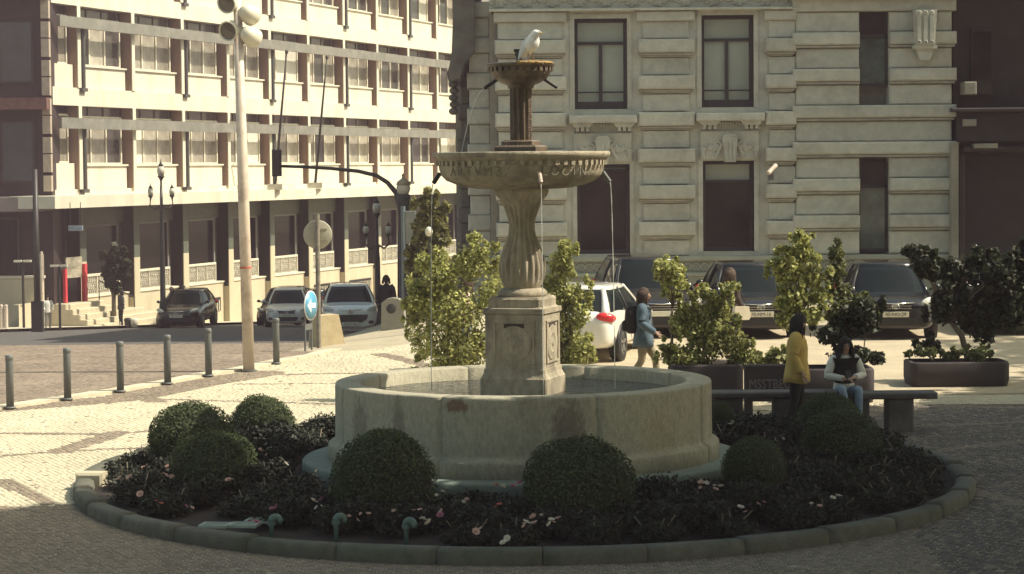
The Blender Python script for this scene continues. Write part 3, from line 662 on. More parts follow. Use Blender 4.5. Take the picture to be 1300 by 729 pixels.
for k in range(4):
    h = hh-.02; pn = MB()
    pn.box(-.27, -.245, -h-.016, -h, zc_-.27, zc_+.27).box(.245, .27, -h-.016, -h, zc_-.27, zc_+.27).box(-.245, .245, -h-.016, -h, zc_+.245, zc_+.27).box(-.245, .245, -h-.016, -h, zc_-.27, zc_-.245)
    o = pn.build('panel_frame', fstone, FO, rz=pa+k*math.pi/2)
    dk = MB()
    prof_d = [(0, .02), (.03, .02), (.04, .010), (.10, .008), (.115, .016), (.135, .016), (.15, .008), (.20, .012), (.225, .012), (.235, 0)]
    Mx = Matrix.Translation((0, -h, zc_-.02)) @ Matrix.Rotation(R(90), 4, 'X')
    dk.lathe(prof_d, 40, M=Mx).build('round_medallion', fstone, FO, rz=pa+k*math.pi/2)
    MB().box(-.13, .13, -h-.010, -h+.01, zc_+.18, zc_+.232).build('name_slot', mat('dark slot stone', (.07,.05,.045), .9), FO, rz=pa+k*math.pi/2)
mb = MB().lathe([(.2, zf(377)), (.30, zf(377)), (.32, zf(374)), (.315, zf(370)), (.28, zf(367)), (.25, zf(365.5)), (.2, zf(365))], 40); mb.build('vase_foot', fstone, FO)
V_ = [(239,.335),(243,.345),(248,.33),(252,.29),(262,.235),(272,.195),(282,.168),(290,.165),(298,.178),(306,.21),(314,.245),(324,.277),(334,.298),(342,.302),(350,.292),(357,.27),(362,.245),(366,.225)]
prof = [(r_, zf(y)) for y, r_ in reversed(V_)]
zlo, zhi = zf(360), zf(252)
flz = lambda z: max(0, min(1, (z-zlo)/.12))*max(0, min(1, (zhi-z)/.12))
MB().lathe(prof, 160, flute=(20, .12, flz)).build('fluted_vase', fstone, FO)
# big bowl
bb = [(.0,240),(.45,240),(.60,239),(.80,235),(.95,229),(1.02,222),(1.045,214),(1.05,209)]
MB().lathe([(r_, zf(y)) for r_, y in bb]+[(1.07, zf(204)), (1.09, zf(202.5)), (1.125, zf(198)), (1.13, zf(194)), (1.11, zf(193)), (1.0, zf(193)), (.9, zf(199)), (0, zf(203))], 96).build('large_bowl', fstone, FO)
MB().lathe([(0, zf(195.2)), (1.0, zf(195.2))], 48).build('bowl_water', wm, FO)
dn = MB()
for k in range(60):
    a = 2*math.pi*k/60; M = Matrix.Rotation(a, 4, 'Z'); dn.box(1.03, 1.085, -.028, .028, zf(210), zf(204), 0, M)
dn.build('dentil_band', fstone, FO, kind='stuff')
letters = 'ARTVM3   LOCIN'
for i, ch in enumerate(letters):
    if ch == ' ': continue
    a = -math.pi/2+(i-len(letters)/2+.1)*.135-.02
    me = text_mesh(ch, .17, mat('shadowed carving', (.21,.185,.14), .9), .004)  # letter colour darkened for the shade inside the carving
    o = place(me, 'carved_letter', FO, (1.046*math.cos(a), 1.046*math.sin(a), zf(217.5)), (R(90), 0, a+math.pi/2))
# column
sqp([(.27, zf(193)), (.27, zf(187)), (.25, zf(184.5)), (.20, zf(184.3)), (.20, zf(180)), (.17, zf(178))], 'column_base', wetstone)
cf = lambda z: 1.0
MB().lathe([(.145, zf(180)), (.145, zf(112))], 96, flute=(12, .22, cf)).build('fluted_column', wetstone, FO)
MB().lathe([(.1, zf(112.5)), (.165, zf(112.5)), (.165, zf(110)), (.18, zf(108)), (.24, zf(106)), (.33, zf(100)), (.375, zf(94)), (.385, zf(90)), (.39, zf(86.5)), (.43, zf(84)), (.435, zf(81.5)), (.41, zf(80.5)), (.34, zf(80.5)), (0, zf(84))], 64).build('small_bowl', wetstone, FO)
dn = MB()
for k in range(28):
    M = Matrix.Rotation(2*math.pi*k/28, 4, 'Z'); dn.box(.36, .415, -.025, .025, zf(91), zf(86), 0, M)
dn.build('dentil_band', wetstone, FO, kind='stuff')
mo = MB(); rr = random.Random(2)
for k in range(60):
    a = rr.uniform(-.9, .3)-math.pi/2+.8; mo.ell((.40*math.cos(a), .40*math.sin(a), zf(81)), (.03+.03*rr.random(),)*2+(.012+.015*rr.random(),), 7, 5)
mo.build('rim_moss', mat('orange lichen', (.34,.22,.08), .9, .3), FO, kind='stuff')
MB().cyl((-.01,0,zf(84)), (-.01,0,zf(66)), .045).cyl((-.01,0,zf(72)), (-.01,0,zf(64)), .06).box(-.085,.06,-.03,.03,zf(66),zf(62.5)).build('nozzle', ironm, FO)
for px, py, dx_, r_ in ((617,106,-1,.33),(699,105,1,.33)):
    MB().cyl((dx_*.30, 0, zf(101)), (dx_*.46, -.02, zf(112)), .022).build('spout', ironm, FO)
for (a, m_) in ((R(184), ironm), (R(282), polew), (R(355), steel)):
    ca, sa = math.cos(a), math.sin(a)
    MB().cyl((1.03*ca, 1.03*sa, zf(219)), (1.12*ca, 1.12*sa, zf(232)), .028).build('spout', m_, FO)
    x, y = 1.12*ca, 1.12*sa; pts = [(x+.05*(k/18)**.6*ca, y+.05*(k/18)**.6*sa, zf(232)-2.62*(k/18)**1.6) for k in range(19)]
    MB().tube(pts, [.005+.002*math.sin(k*2.1) for k in range(len(pts))], 5).build('water_jet', jetm, FO)
pts = []
for k in range(16):
    t = k/15*.45; pts.append((-.46-.75*t, 0, zf(112)-.3*t-4.9*t*t*.9))
MB().tube(pts, [.005]*16, 5).build('water_jet', jetm, FO)
# gull
gl = thing('seagull', 'white seagull standing on the small top bowl of fountain', 'bird', (FX+.13, FY-.32, zf(80.5)), R(-135)); gl.scale = (.86,)*3
gb_ = MB()
def loft(mb, secs, n=14, mi=0):   # secs: (x,y,z,rx,rz) sections along y
    vs = []; fs = []
    for (x, y, z, rx, rz_) in secs:
        for j in range(n): a = 2*math.pi*j/n; vs.append((x+rx*1.3*math.cos(a), y, z+rz_*1.15*math.sin(a)))
    for i in range(len(secs)-1):
        for j in range(n): fs.append((i*n+j, i*n+(j+1)%n, (i+1)*n+(j+1)%n, (i+1)*n+j))
    fs.append(tuple(range(n))); fs.append(tuple((len(secs)-1)*n+j for j in reversed(range(n)))); mb.add(vs, fs, mi, True)
Mx = Matrix.Translation((0, 0, .26)) @ Matrix.Rotation(R(50), 4, 'X')
t_ = MB(); loft(t_, [(0,-.27,.0,.012,.008),(0,-.2,.0,.045,.018),(0,-.13,.0,.065,.05),(0,-.05,-.005,.085,.082),(0,.04,-.01,.088,.09),(0,.10,.0,.075,.078),(0,.145,.015,.055,.06),(0,.175,.02,.047,.054),(0,.20,.012,.045,.054),(0,.225,-.004,.040,.048),(0,.243,-.02,.028,.032),(0,.252,-.03,.01,.012)], 16)
gb_.add(t_.v, t_.f, 0, True, Mx); gb_.build('body', gullm, gl)
for sg in (-1, 1):
    t_ = MB(); loft(t_, [(sg*.075,-.29,-.0,.006,.012),(sg*.08,-.18,.01,.014,.04),(sg*.088,-.05,.015,.018,.06),(sg*.085,.06,.015,.014,.05),(sg*.075,.11,.015,.005,.02)], 10); q = MB(); q.add(t_.v, t_.f, 0, True, Mx); q.build('wing', gullw, gl)
    MB().tube([(sg*.05,.0,.2),(sg*.05,-.01,.1),(sg*.05,.0,.01)], .009, 6).tube([(sg*.05,.0,.012),(sg*.05,.05,.006)], .008, 5).tube([(sg*.05,.0,.012),(sg*.05+.025,.045,.006)], .006, 5).build('leg', mat('pink leg', (.5,.35,.25)), gl)
bk = MB(); bk.cyl((0,.243,-.04), (0,.262,-.10), .013, .003, 8); q = MB(); q.add(bk.v, bk.f, 0, True, Mx); q.build('beak', mat('yellow beak', (.6,.4,.05)), gl)
# ------------------------------------------------------------------ flower bed
FB = thing('flower_bed', 'round raised flower bed with stone kerb surrounding the fountain', 'flower bed', (FX, FY, 0))
NK = 32
for k in range(NK):
    a0 = 2*math.pi*k/NK+.03; a1 = a0+2*math.pi/NK-.0022; am = (a0+a1)/2; z = gf(FX+5.5*math.cos(am), FY+5.5*math.sin(am))
    h = .165+random.Random(k).uniform(-.008, .008)
    MB().lathe([(5.40, z-.15), (5.66, z-.15), (5.66, z+h-.06), (5.645, z+h-.02), (5.61, z+h), (5.47, z+h), (5.42, z+h-.03), (5.40, z)], 7, a0=a0, a1=a1).build('kerb_stone', kerbm, FB)
sv = MB(); vs = [(0,0,.33)]; fs = []; rr = random.Random(4)
nr_, na = 14, 96
for i in range(1, nr_+1):
    r_ = 5.45*i/nr_
    for j in range(na):
        a = 2*math.pi*j/na; x, y = r_*math.cos(a), r_*math.sin(a); t = max(0, min(1, (5.4-r_)/2.6))
        vs.append((x, y, gf(FX+x, FY+y)+.05+.10*t+(rr.uniform(-.02,.03) if i < nr_ else 0)))
for j in range(na): fs.append((0, 1+j, 1+(j+1)%na))
for i in range(nr_-1):
    for j in range(na): fs.append((1+i*na+j, 1+(i+1)*na+j, 1+(i+1)*na+(j+1)%na, 1+i*na+(j+1)%na))
sv.add(vs, fs, 0, True); sv.build('soil', soil, FB)
def bedz(x, y):
    r_ = math.hypot(x-FX, y-FY); t = max(0, min(1, (5.4-r_)/2.6)); return gf(x, y)+.05+.10*t
# box balls
def box_ball_mesh(seed, n=15000):
    V = leaf_quads([(0,0,0,.985,.985,.985),(.26,.2,.22,.70,.70,.72),(-.24,-.2,.28,.68,.70,.68),(.0,.1,.34,.66,.68,.70)], n, .030, seed, .9, .9, .6, .022); rg_ = np.random.default_rng(seed)
    return quads(None, V, leafbox)
bm = [box_ball_mesh(s_) for s_ in (1, 2, 3)]
core_me = MB().ell((0,0,0), (.90,.90,.90), 24, 16).mesh('bush_core', leafcore)  # solid dark ball closing the gaps between leaves
balls = [(243,566,55,'left'),(333,545,43,''),(272,600,53,''),(486,612,67,''),(735,626,70,''),(957,596,41,''),(1052,541,42,''),(1068,572,52,''),(912,532,22,'')]
lbl = ['rounded box bush behind the leftmost front one, darkest at the bed left end','round clipped box bush nearest the sunlit paving, left of the basin','round box bush at bed left with light green upper rim','large round box bush in front of the basin left half','large round box bush in front of the basin right half','round box bush at right foot of basin with sunlit top','dark round box bush in front of the seated woman','wide dark round box bush below the bench at right','small dark bush squeezed between the basin and the bench']
for i, (px, py, rp, _) in enumerate(balls):
    Yb = {0: 30.4, 1: 32.3, 2: 28.6, 3: 26.7, 4: 26.3, 5: 27.6, 6: 32.0, 7: 30.3, 8: 33.0}[i]
    c = at(px, py, Yb); r_ = rp*Yb/F*1.04
    t = thing('box_bush', lbl[i], 'bush', (c.x, Yb, c.z-r_*.9), i*1.3, 'clipped box bushes in the flower bed')
    place(bm[i % 3], 'foliage', t, (0, 0, r_*.9), scale=(r_, r_, r_*.97), kind='stuff'); place(core_me, 'bush_core', t, (0, 0, r_*.9), scale=(r_, r_, r_*.97))
# rose bushes, with blooms
petal = [mat('pale pink petal', (.68,.45,.38), .6, .05, trans=.3), mat('white petal', (.72,.66,.55), .6, .05, trans=.3), mat('coral petal', (.70,.20,.16), .6, .05, trans=.3), mat('mauve petal', (.42,.16,.24), .6, .05, trans=.3)]
def bloom_mesh(m, seed):
    mb = MB(); rr = random.Random(seed)
    for ring, (n_, r_, tilt) in enumerate(((5,.055,.5),(4,.038,.95),(3,.02,1.3))):
        for k in range(n_):
            a = 2*math.pi*k/n_+ring*.6; ca, sa = math.cos(a), math.sin(a); ct, st_ = math.cos(tilt), math.sin(tilt); wd = r_*.62
            tip = (ca*r_*ct, sa*r_*ct, r_*st_)
            mb.add([(0,0,0), (tip[0]*.7-sa*wd, tip[1]*.7+ca*wd, tip[2]*.7), tip, (tip[0]*.7+sa*wd, tip[1]*.7-ca*wd, tip[2]*.7)], [(0,1,2,3)], 0, True)
    return mb.mesh('bloom', m)
blooms = [bloom_mesh(m, i) for i, m in enumerate(petal)]
rose_me = [quads(None, leaf_quads([(0,0,.16,.42,.42,.2),(.2,.1,.22,.3,.3,.18),(-.2,-.1,.2,.3,.3,.2),(.05,-.2,.25,.25,.25,.2)], 2700, .032, 20+s_, .2, .3, .62), leafrose) for s_ in range(3)]
stem_me = MB().tube([(0,0,-.1),(.05,0,.1),(.2,.05,.3)], .008, 5).tube([(0,0,-.1),(-.1,.05,.1),(-.25,.0,.3)], .008, 5).tube([(0,0,0),(.0,-.1,.15),(.05,-.25,.3)], .008, 5).mesh('stem', bark)
fl = [(140,612,1),(152,608,0),(165,606,0),(190,592,0),(213,593,0),(215,598,1),(218,606,0),(178,628,0),(205,640,2),(236,643,3),(290,610,0),(331,572,0),(337,566,1),(350,562,0),(364,556,1),(372,556,1),(357,584,1),(316,545,0),(345,646,3),(408,635,3),(402,645,1),(443,656,0),(468,653,0),(533,648,0),(536,659,1),(559,655,3),(562,625,1),(588,638,1),(638,618,1),(660,614,3),(634,641,2),(545,664,1),(677,657,0),(668,664,1),(666,668,0),(688,655,1),(708,659,0),(698,666,1),(639,690,1),(890,612,1),(897,614,1),(907,617,1),(915,618,1),(1057,633,1),(962,640,0),(940,645,1),(1030,640,1),(500,650,0),(930,536,1),(985,560,1),(325,664,3),(610,672,0)]
_r = random.Random(77)
fl = fl+[(x+_r.uniform(-11, 11), y+_r.uniform(-6, 6), _r.choice([c, c, 1, 0])) for x, y, c in fl for _k in range(1)]
def near_bed(px, py):
    # first point on the ray over the bed surface, plus a little foliage height
    d = ray(px, py); t = 20
    while t < 40:
        p = d*(t/d.y)
        if CZ+p.z < bedz(p.x, p.y)+.30: return Vector((p.x, p.y, CZ+p.z))
        t += .05
    return None
rr = random.Random(12); spots = []
for ringr, n_ in ((5.0, 40), (4.45, 34), (3.85, 28), (3.3, 22)):
    for k in range(n_):
        a = 2*math.pi*(k+.5*(ringr == 4.4))/n_+rr.uniform(-.04,.04); x, y = FX+ringr*math.cos(a), FY+ringr*math.sin(a)*1.0
        if y > FY+4.4 or any(math.hypot(x-(FX+px_), y-(FY+py_)) < .42 for px_, py_ in ((-2.62,-4.55),(-1.95,-4.8),(-1.2,-5.0),(-3.1,-4.4),(-3.45,-3.95),(-3.05,-4.05),(-3.6,-4.2))): continue
        spots.append((x, y))
bushes = []
PX = []
def place_words(x, y):
    side = 'left' if x < FX-2 else 'right' if x > FX+2 else 'middle'
    return side
for k, (x, y) in enumerate(spots):
    t = thing('rose_bush', 'low dark leafed rose bush planted in the fountain bed without any bloom', 'rose bush', (x, y, bedz(x, y)), rr.uniform(0, 6), 'rose bushes in the flower bed')
    s_ = rr.uniform(.75, 1.0)*(.85 if math.hypot(x-FX, y-FY) < 3.5 else .8 if math.hypot(x-FX, y-FY) > 4.8 else 1); place(rose_me[k % 3], 'foliage', t, scale=(s_, s_, s_*rr.uniform(.7, 1.15)), kind='stuff'); place(stem_me, 'stem', t)
    bushes.append([t, x, y, 0, set()])
cn = ['pale pink','white','coral','mauve']
for px, py, c in fl:
    p = near_bed(px, py)
    if p is None: continue
    b_ = min(bushes, key=lambda q: (q[1]-p.x)**2+(q[2]-p.y)**2); t = b_[0]; b_[3] += 1; b_[4].add(cn[c]); b_.append(px)
    M = Matrix.Translation(t.location) @ Matrix.Rotation(t.rotation_euler.z, 4, 'Z'); q = M.inverted() @ p
    place(blooms[c], 'bloom', t, q, (R(rr.uniform(10,60)), 0, rr.uniform(0,6)), scale=(rr.uniform(.45,.95),)*3)
def landmark(x, y, px):
    marks = [(243,'the hidden left box bush'),(150,'the left bed corner'),(272,'the light rimmed box bush'),(333,'the box bush nearest paving'),(348,'the drain grate'),(430,'the middle green pipe'),(486,'the large left box bush'),(519,'the right green pipe'),(600,'the basin front'),(735,'the large right box bush'),(957,'the sunlit box bush'),(1062,'the bush below the bench')]
    m = min(marks, key=lambda k: abs(k[0]-px)); return m[1]
seen = {}
for b_ in bushes:
    if b_[3]:
        px = b_[5]; s_ = landmark(b_[1], b_[2], px); row = 'front row' if b_[2] < FY-4.2 else 'middle row' if b_[2] < FY-2.5 else 'back row'
        num = {1:'one',2:'two',3:'three',4:'four',5:'five'}.get(b_[3], 'several'); lb_ = '%s rose bush, %s bloom%s, by %s' % (row, ' and '.join(sorted(b_[4])), '' if b_[3] == 1 else 's', s_)
        seen.setdefault(lb_, []).append(b_)
for lb_, bs in seen.items():
    bs.sort(key=lambda q: q[1]); ww = ['left','right'] if len(bs) == 2 else ['leftmost','middle','rightmost','far']
    for i, b_ in enumerate(bs): b_[0]['label'] = lb_ if len(bs) == 1 else (ww[min(i, 3)]+' '+lb_)
# green pipes, drain grate
for px, pt, pb, lb_ in ((348,655,687,'leftmost green elbow pipe next to drain grate in the bed'),(430,654,690,'middle green elbow pipe sticking up from the bed'),(519,659,697,'rightmost green elbow pipe sticking up by the front kerb')):
    b_ = gnd(px, pb); Yp = FY-4.95; Yp = FY-math.sqrt(max(0, 5.1**2-(at(px, pb, 25.1).x-FX)**2)); top = at(px, pt, Yp); z0 = bedz(top.x, Yp)-.05
    t = thing('elbow_pipe', lb_, 'pipe', (top.x-.03, Yp, z0), R(rr.uniform(-25, 25)), 'green elbow pipes in the bed'); h = top.z-z0
    pts = [(0,0,0), (0,0,h-.06)]+[(.045-.045*math.cos(a), 0, h-.06+.045*math.sin(a)) for a in (.4,.8,1.2,1.6,2.0,2.4,2.8,3.14)]+[(.09,0,h-.09)]
    MB().tube(pts[:3], .034, 12).build('riser', tealp, t); MB().tube(pts[1:], .040, 12).cyl((0,0,h-.10), (0,0,h-.06), .046, n=14).build('elbow', tealp, t)
gp = at(296, 672, FY-3.95); gr = thing('drain_grate', 'tilted pale metal grate lying in the bed behind the kerb', 'grate', (gp.x+.15, gp.y+.1, bedz(gp.x, gp.y)+.10), R(-8))
for (x, y) in ((-.30,-.26),(.02,-.22),(.12,.12)):
    q = MB().box(x-.16, x+.16, y-.14, y-.11, 0, .03).box(x-.16, x+.16, y+.11, y+.14, 0, .03).box(x-.16,x-.13,y-.11,y+.11,0,.03).box(x+.13,x+.16,y-.11,y+.11,0,.03).box(x-.13,x+.13,y-.07,y-.04,0.002,.026).box(x-.13,x+.13,y,y+.03,0.002,.026).box(x-.13,x+.13,y+.06,y+.09,0.002,.026)
    q.build('grate_section', mat('pale galvanised metal', (.27,.31,.27), .5, .2, 5), gr, rz=0)
ub = gnd(150, 640); 
blk = thing('loose_stone', 'small lit block of pale stone lying at left tip of the bed', 'stone', (at(126,640,30).x, 29.6, gf(-5.2, 29.6)+.02), R(-8)); MB().bbox(-.2,.15,-.12,.12,0,.2,.03).build('block', plinth, blk)
# ------------------------------------------------------------------ shrubs and trees
def shrub(name, label, cat, blobs, n, size, m, base, trunk=None, seed=0, group=None, shell=.3, aspect=.62):
    t = thing(name, label, cat, base, 0, group)
    V = leaf_quads(blobs, n, size, seed, shell, .45, aspect); quads('crown' if trunk else 'foliage', V, m, t, kind='stuff')
    tw = MB(); rr = random.Random(seed)
    if trunk: tw.tube([(0,0,-.1),(trunk[0]*.3,0,trunk[2]*.5),(trunk[0],trunk[1],trunk[2])], [trunk[3]*1.2, trunk[3], trunk[3]*.6], 8)
    big = [q_ for q_ in blobs if q_[3] > .55*max(w_[3] for w_ in blobs)]
    for i, b_ in enumerate(big):
        s0 = Vector((trunk[0], trunk[1], trunk[2]*.8)) if trunk else Vector((b_[0]*.3, b_[1]*.3, -.1))
        for k in range(2):
            e = Vector((b_[0]+rr.uniform(-.5,.5)*b_[3], b_[1]+rr.uniform(-.5,.5)*b_[4], b_[2]+rr.uniform(-.2,.6)*b_[5])); md = s0.lerp(e, .5)+Vector((0,0,.05)); r_ = (trunk[3]*.5 if trunk else .014)
            tw.tube([s0, md, e], [r_, r_*.7, r_*.3], 5)
    tw.build('trunk' if trunk else 'stem', bark, t); return t
def blobs_px(lst, Y, base, dep=.8, seed=0):
    out = []; rr = random.Random(seed); s_ = F/Y
    ext = []
    for (x, y, rx, ry) in lst:
        for k in range(5):
            a = rr.uniform(-.5, 3.6); q_ = rr.uniform(.9, 1.28); ext.append((x+rx*q_*math.cos(a), y-ry*q_*math.sin(a), max(3, rx*.2*rr.uniform(.6,1.3)), max(4, ry*.32*rr.uniform(.6,1.3))))
    for (x, y, rx, ry) in [(x, y, rx*.8, ry*.8) for x, y, rx, ry in lst]+ext:
        c = at(x, y, Y); out.append((c.x-base[0], rr.uniform(-.15,.15), c.z-base[2], rx/s_, max(rx,6)/s_*dep, ry/s_))
    return out
# light bush left behind the basin
Yb = 38.5; b0 = (at(575,460,Yb).x, Yb, gf(at(575,460,Yb).x, Yb))
L = [(600,335,32,30),(560,355,32,32),(625,375,24,32),(580,395,48,40),(545,385,26,28),(540,430,26,30),(590,440,48,34),(630,430,22,34),(530,375,12,10),(610,320,14,12),(632,345,10,14),(548,335,14,18),(575,465,40,20),(525,405,12,14)]
shrub('light_green_shrub', 'bright yellow green bushy shrub behind the left half of basin', 'shrub', blobs_px(L, Yb, b0), 15000, .034, leafm, b0, seed=31)
b0 = (at(720,460,Yb).x, Yb, gf(at(720,460,Yb).x, Yb))
L = [(712,335,20,22),(705,365,22,26),(728,375,20,22),(735,400,18,22),(715,420,28,30),(735,445,18,26),(700,445,24,26),(722,318,10,12),(745,440,8,14),(700,395,20,30),(720,462,28,14)]
shrub('light_green_shrub', 'bright yellow green shrub right of pedestal beside the white car', 'shrub', blobs_px(L, Yb, b0), 9000, .034, leafm, b0, seed=32)
Yb = 54.0; b0 = (at(545,400,Yb).x, Yb, gf(at(545,400,Yb).x, Yb))
L = [(542,258,14,14),(552,275,16,16),(540,290,20,18),(560,300,16,18),(545,320,22,20),(535,345,20,22),(560,340,18,22),(548,370,22,24)]
c = at(546,300,Yb); shrub('slim_tree', 'slim yellowish tree rising behind the light bush near the lamp post', 'tree', blobs_px(L, Yb, b0), 4200, .085, mat('olive yellow leaf', (.19,.18,.06), .5, .2, 2, trans=.35, island=.45), b0, trunk=(0,0,c.z-b0[2],.07), seed=33)
# planters with shrubs on the right
trough = mat('dark planter concrete', (.045,.035,.035), .85, .25, 3)
def planter(x0, x1, ytop, Y, label, ybase=None):
    a, b_ = at(x0, ytop, Y), at(x1, ytop, Y); z0 = gf((a.x+b_.x)/2, Y); h = max(.3, a.z-z0); t = thing('planter', label, 'planter', ((a.x+b_.x)/2, Y, z0), 0, 'long dark planters'); hw = (b_.x-a.x)/2
    m = MB()
    # tub: thick walls with rounded ends and slight batter, four walls
    def rr_(hw_, hd, r_, z, n=5):
        pts = []
        for cx, cy, a0 in ((hw_-r_,hd-r_,0),(-hw_+r_,hd-r_,90),(-hw_+r_,-hd+r_,180),(hw_-r_,-hd+r_,270)):
            for k in range(n+1): q = R(a0+90*k/n); pts.append((cx+r_*math.cos(q), cy+r_*math.sin(q), z))
        return pts
    rings = [rr_(hw*.97, .42, .12, 0), rr_(hw, .46, .14, .12), rr_(hw, .46, .14, h-.03), rr_(hw-.02, .44, .13, h), rr_(hw-.07, .38, .09, h), rr_(hw-.08, .37, .08, h-.08)]
    vs = sum(rings, []); k = len(rings[0]); fs = []
    for i in range(5):
        for j in range(k): fs.append((i*k+j, i*k+(j+1)%k, (i+1)*k+(j+1)%k, (i+1)*k+j))
    m.add(vs, fs, 0, True).build('tub', trough, t); s_ = MB(); s_.add(rings[5], [tuple(range(k))]); s_.build('soil', soil, t)
    return t, (a.x+b_.x)/2, z0+h, hw
P1 = planter(850, 941, 461, 37.6, 'dark planter trough left of the benches holding tall bright shrubs')
P2 = planter(1006, 1106, 466, 38.0, 'dark planter trough behind the yellow coat and seated woman')
P3 = planter(1151, 1276, 458, 40.0, 'dark planter trough standing alone at the far right')
def pshrub(L, Y, xb, label, n, m, trunk=None, seed=1, size=.055, name='planter_shrub', shell=.3):
    x = at(xb, 450, Y).x; b0 = (x, Y, gf(x, Y)+.42); bl = blobs_px(L, Y, b0, .9, seed)
    tr = None
    if trunk: c = at(trunk[0], trunk[1], Y); tr = (c.x-x, 0, c.z-b0[2], trunk[2])
    shrub(name, label, 'small tree' if trunk else 'shrub', bl, n, size, m, b0, tr, seed, 'shrubs growing in the planters', shell)
pshrub([(852,340,17,12),(845,355,12,14),(862,358,12,14),(853,375,9,10),(838,340,8,8)], 37.6, 853, 'slim standard tree with small round crown on bare pale stem', 1700, leafm, (853,372,.022), 41, .035, name='standard_tree')
pshrub([(870,455,30,20),(885,420,22,28),(905,380,12,16),(915,395,18,22),(893,372,9,10),(905,430,34,34),(935,440,20,30),(860,410,14,22),(875,395,12,18),(925,368,12,8),(945,455,16,18),(850,450,16,18)], 37.6, 900, 'bright shrub thicket in the left planter beside the walking woman', 9500, mat('sunlit mixed leaf', (.34,.34,.12), .5, .2, 2, trans=.4, island=.7), seed=42, size=.033)  # leaf colour lightened to read as sunlit
pshrub([(1018,320,20,20),(1000,345,24,24),(1032,350,20,22),(1010,378,26,20),(990,335,12,14),(1040,375,16,14),(1000,405,20,18),(1030,400,18,16),(1020,303,10,8)], 38.4, 1015, 'tall bright leafed tree above the yellow coat', 4800, leafm, (1012,385,.03), 43, .040, 'planter_tree')
pshrub([(1058,320,10,14),(1062,345,12,18),(1072,375,16,20),(1080,400,26,26),(1060,395,16,20)], 38.6, 1075, 'slim half shaded tree right of the tall bright one', 2900, mat('half shaded leaf', (.14,.15,.055), .5, .2, 2, trans=.3, island=.6), (1072,395,.025), 44, .038, 'planter_tree')  # leaf colour darkened to read as half in shade
pshrub([(983,452,16,12),(975,462,12,10),(1000,460,10,8)], 38.0, 985, 'low bush at the left end of middle planter', 900, leafm if 0 else mat('sunlit mixed leaf', (1,1,1)), seed=45, size=.045)
pshrub([(1095,400,24,30),(1060,425,30,16),(1080,450,30,12),(1110,455,14,9)], 38.4, 1090, 'dark leafy growth behind the seated woman head', 4200, leafd, seed=46, size=.045)
pshrub([(1172,330,20,12),(1185,345,18,14),(1160,322,10,8),(1205,350,12,14),(1195,390,18,26),(1180,440,14,14),(1222,385,16,36),(1210,340,16,16),(1250,400,26,46),(1265,350,26,26),(1240,330,16,12),(1285,380,25,50),(1300,350,20,40)], 40.4, 1230, 'large dark tree mass in far right planter hiding parked cars', 15000, leafd, (1200,400,.05), 47, .055, 'planter_tree')
pshrub([(1170,448,14,7),(1240,450,16,9),(1205,452,12,6)], 40.0, 1200, 'low tufts on the rim of the far right planter', 700, mat('half shaded leaf', (1,1,1)), seed=48, size=.05)
# little dark tree on the far pavement at left
Yb = 94.6; b0 = (at(145,412,Yb).x, Yb, gf(at(145,412,Yb).x, Yb))
c = at(145,345,Yb); shrub('young_tree', 'thin young street tree with dark crown before the office balustrade', 'tree', blobs_px([(145,325,12,12),(150,345,14,14),(138,345,11,14),(147,365,10,10)], Yb, b0), 1300, .13, leafd, b0, trunk=(0,0,c.z-b0[2],.09), seed=51, shell=.2)
# unseen trees: some inferred from shade, others added to block sun and sky
def big_tree(x, y, zb, zt, rad, seed, label, n=13000):
    dx = 2.6 if x > 0 else -2.2; x = x+dx; z0 = gf(x, y); t = thing('unseen_tree', label, 'tree', (x, y, z0)); rr = random.Random(seed); bl = []
    for k in range(16):
        a = rr.uniform(0, 6.28); q = rr.uniform(.1, .72)*rad; bl.append((q*math.cos(a)-dx, q*math.sin(a), rr.uniform(zb+(zt-zb)*.25, zt-1), rad*.42, rad*.42, (zt-zb)*.2))
    quads('crown', leaf_quads(bl, n, .20, seed, .2, .3, .7), leafd, t, kind='stuff')
    tr = MB().tube([(0,0,-.2),(0,0,zb*.6),(-.2*dx,.1,zb+1.5)], [.28,.22,.15], 10)
    for b_ in bl: tr.tube([(0,0,zb*.7), (b_[0]*.5,b_[1]*.5,zb+(b_[2]-zb)*.5), (b_[0],b_[1],b_[2])], [.12,.07,.03], 6)
    tr.build('trunk', bark, t)
big_tree(9.8, 26.5, 6.2, 10.4, 4.2, 61, 'tall plane tree overhanging the near right corner of the square')
big_tree(13.5, 33.5, 6.4, 13.5, 4.6, 62, 'tall plane tree standing right of the benches')
big_tree(8.5, 19.5, 7.2, 14.5, 4.8, 63, 'tall plane tree closest to the viewer at right')
big_tree(22, 43.0, 5.5, 14.0, 5.0, 64, 'tall plane tree beside the parked cars at right')
big_tree(19.5, 54.5, 4.5, 14.0, 4.6, 65, 'tall unseen tree added to shade the dark portal')
big_tree(16, 24.5, 6.0, 17.0, 5.2, 66, 'tallest plane tree at the far right of the square')
big_tree(5.6, 16.5, 6.8, 13.0, 4.4, 67, 'unseen tree added right beside the viewer')
big_tree(6.3, 22.6, 7.6, 13.2, 5.0, 68, 'wide unseen tree added over the front of the bed')
big_tree(6.0, 19.3, 7.2, 12.8, 4.6, 72, 'wide unseen tree added next to the front corner')
big_tree(14.6, 29.6, 6.0, 13.5, 4.6, 73, 'unseen tree added just beyond the right frame edge')
big_tree(18.6, 36.4, 6.5, 12.5, 3.6, 74, 'unseen tree added beyond the stone benches')
big_tree(14.5, 20.0, 6.5, 15.5, 4.8, 75, 'unseen tree added at the near right corner')
big_tree(9.5, 25.6, 13.2, 19, 3.1, 69, 'very tall unseen tree added to cast a shadow stripe')
big_tree(12.5, 22.5, 7, 13.5, 4.4, 70, 'unseen tree added between the viewer and the benches')
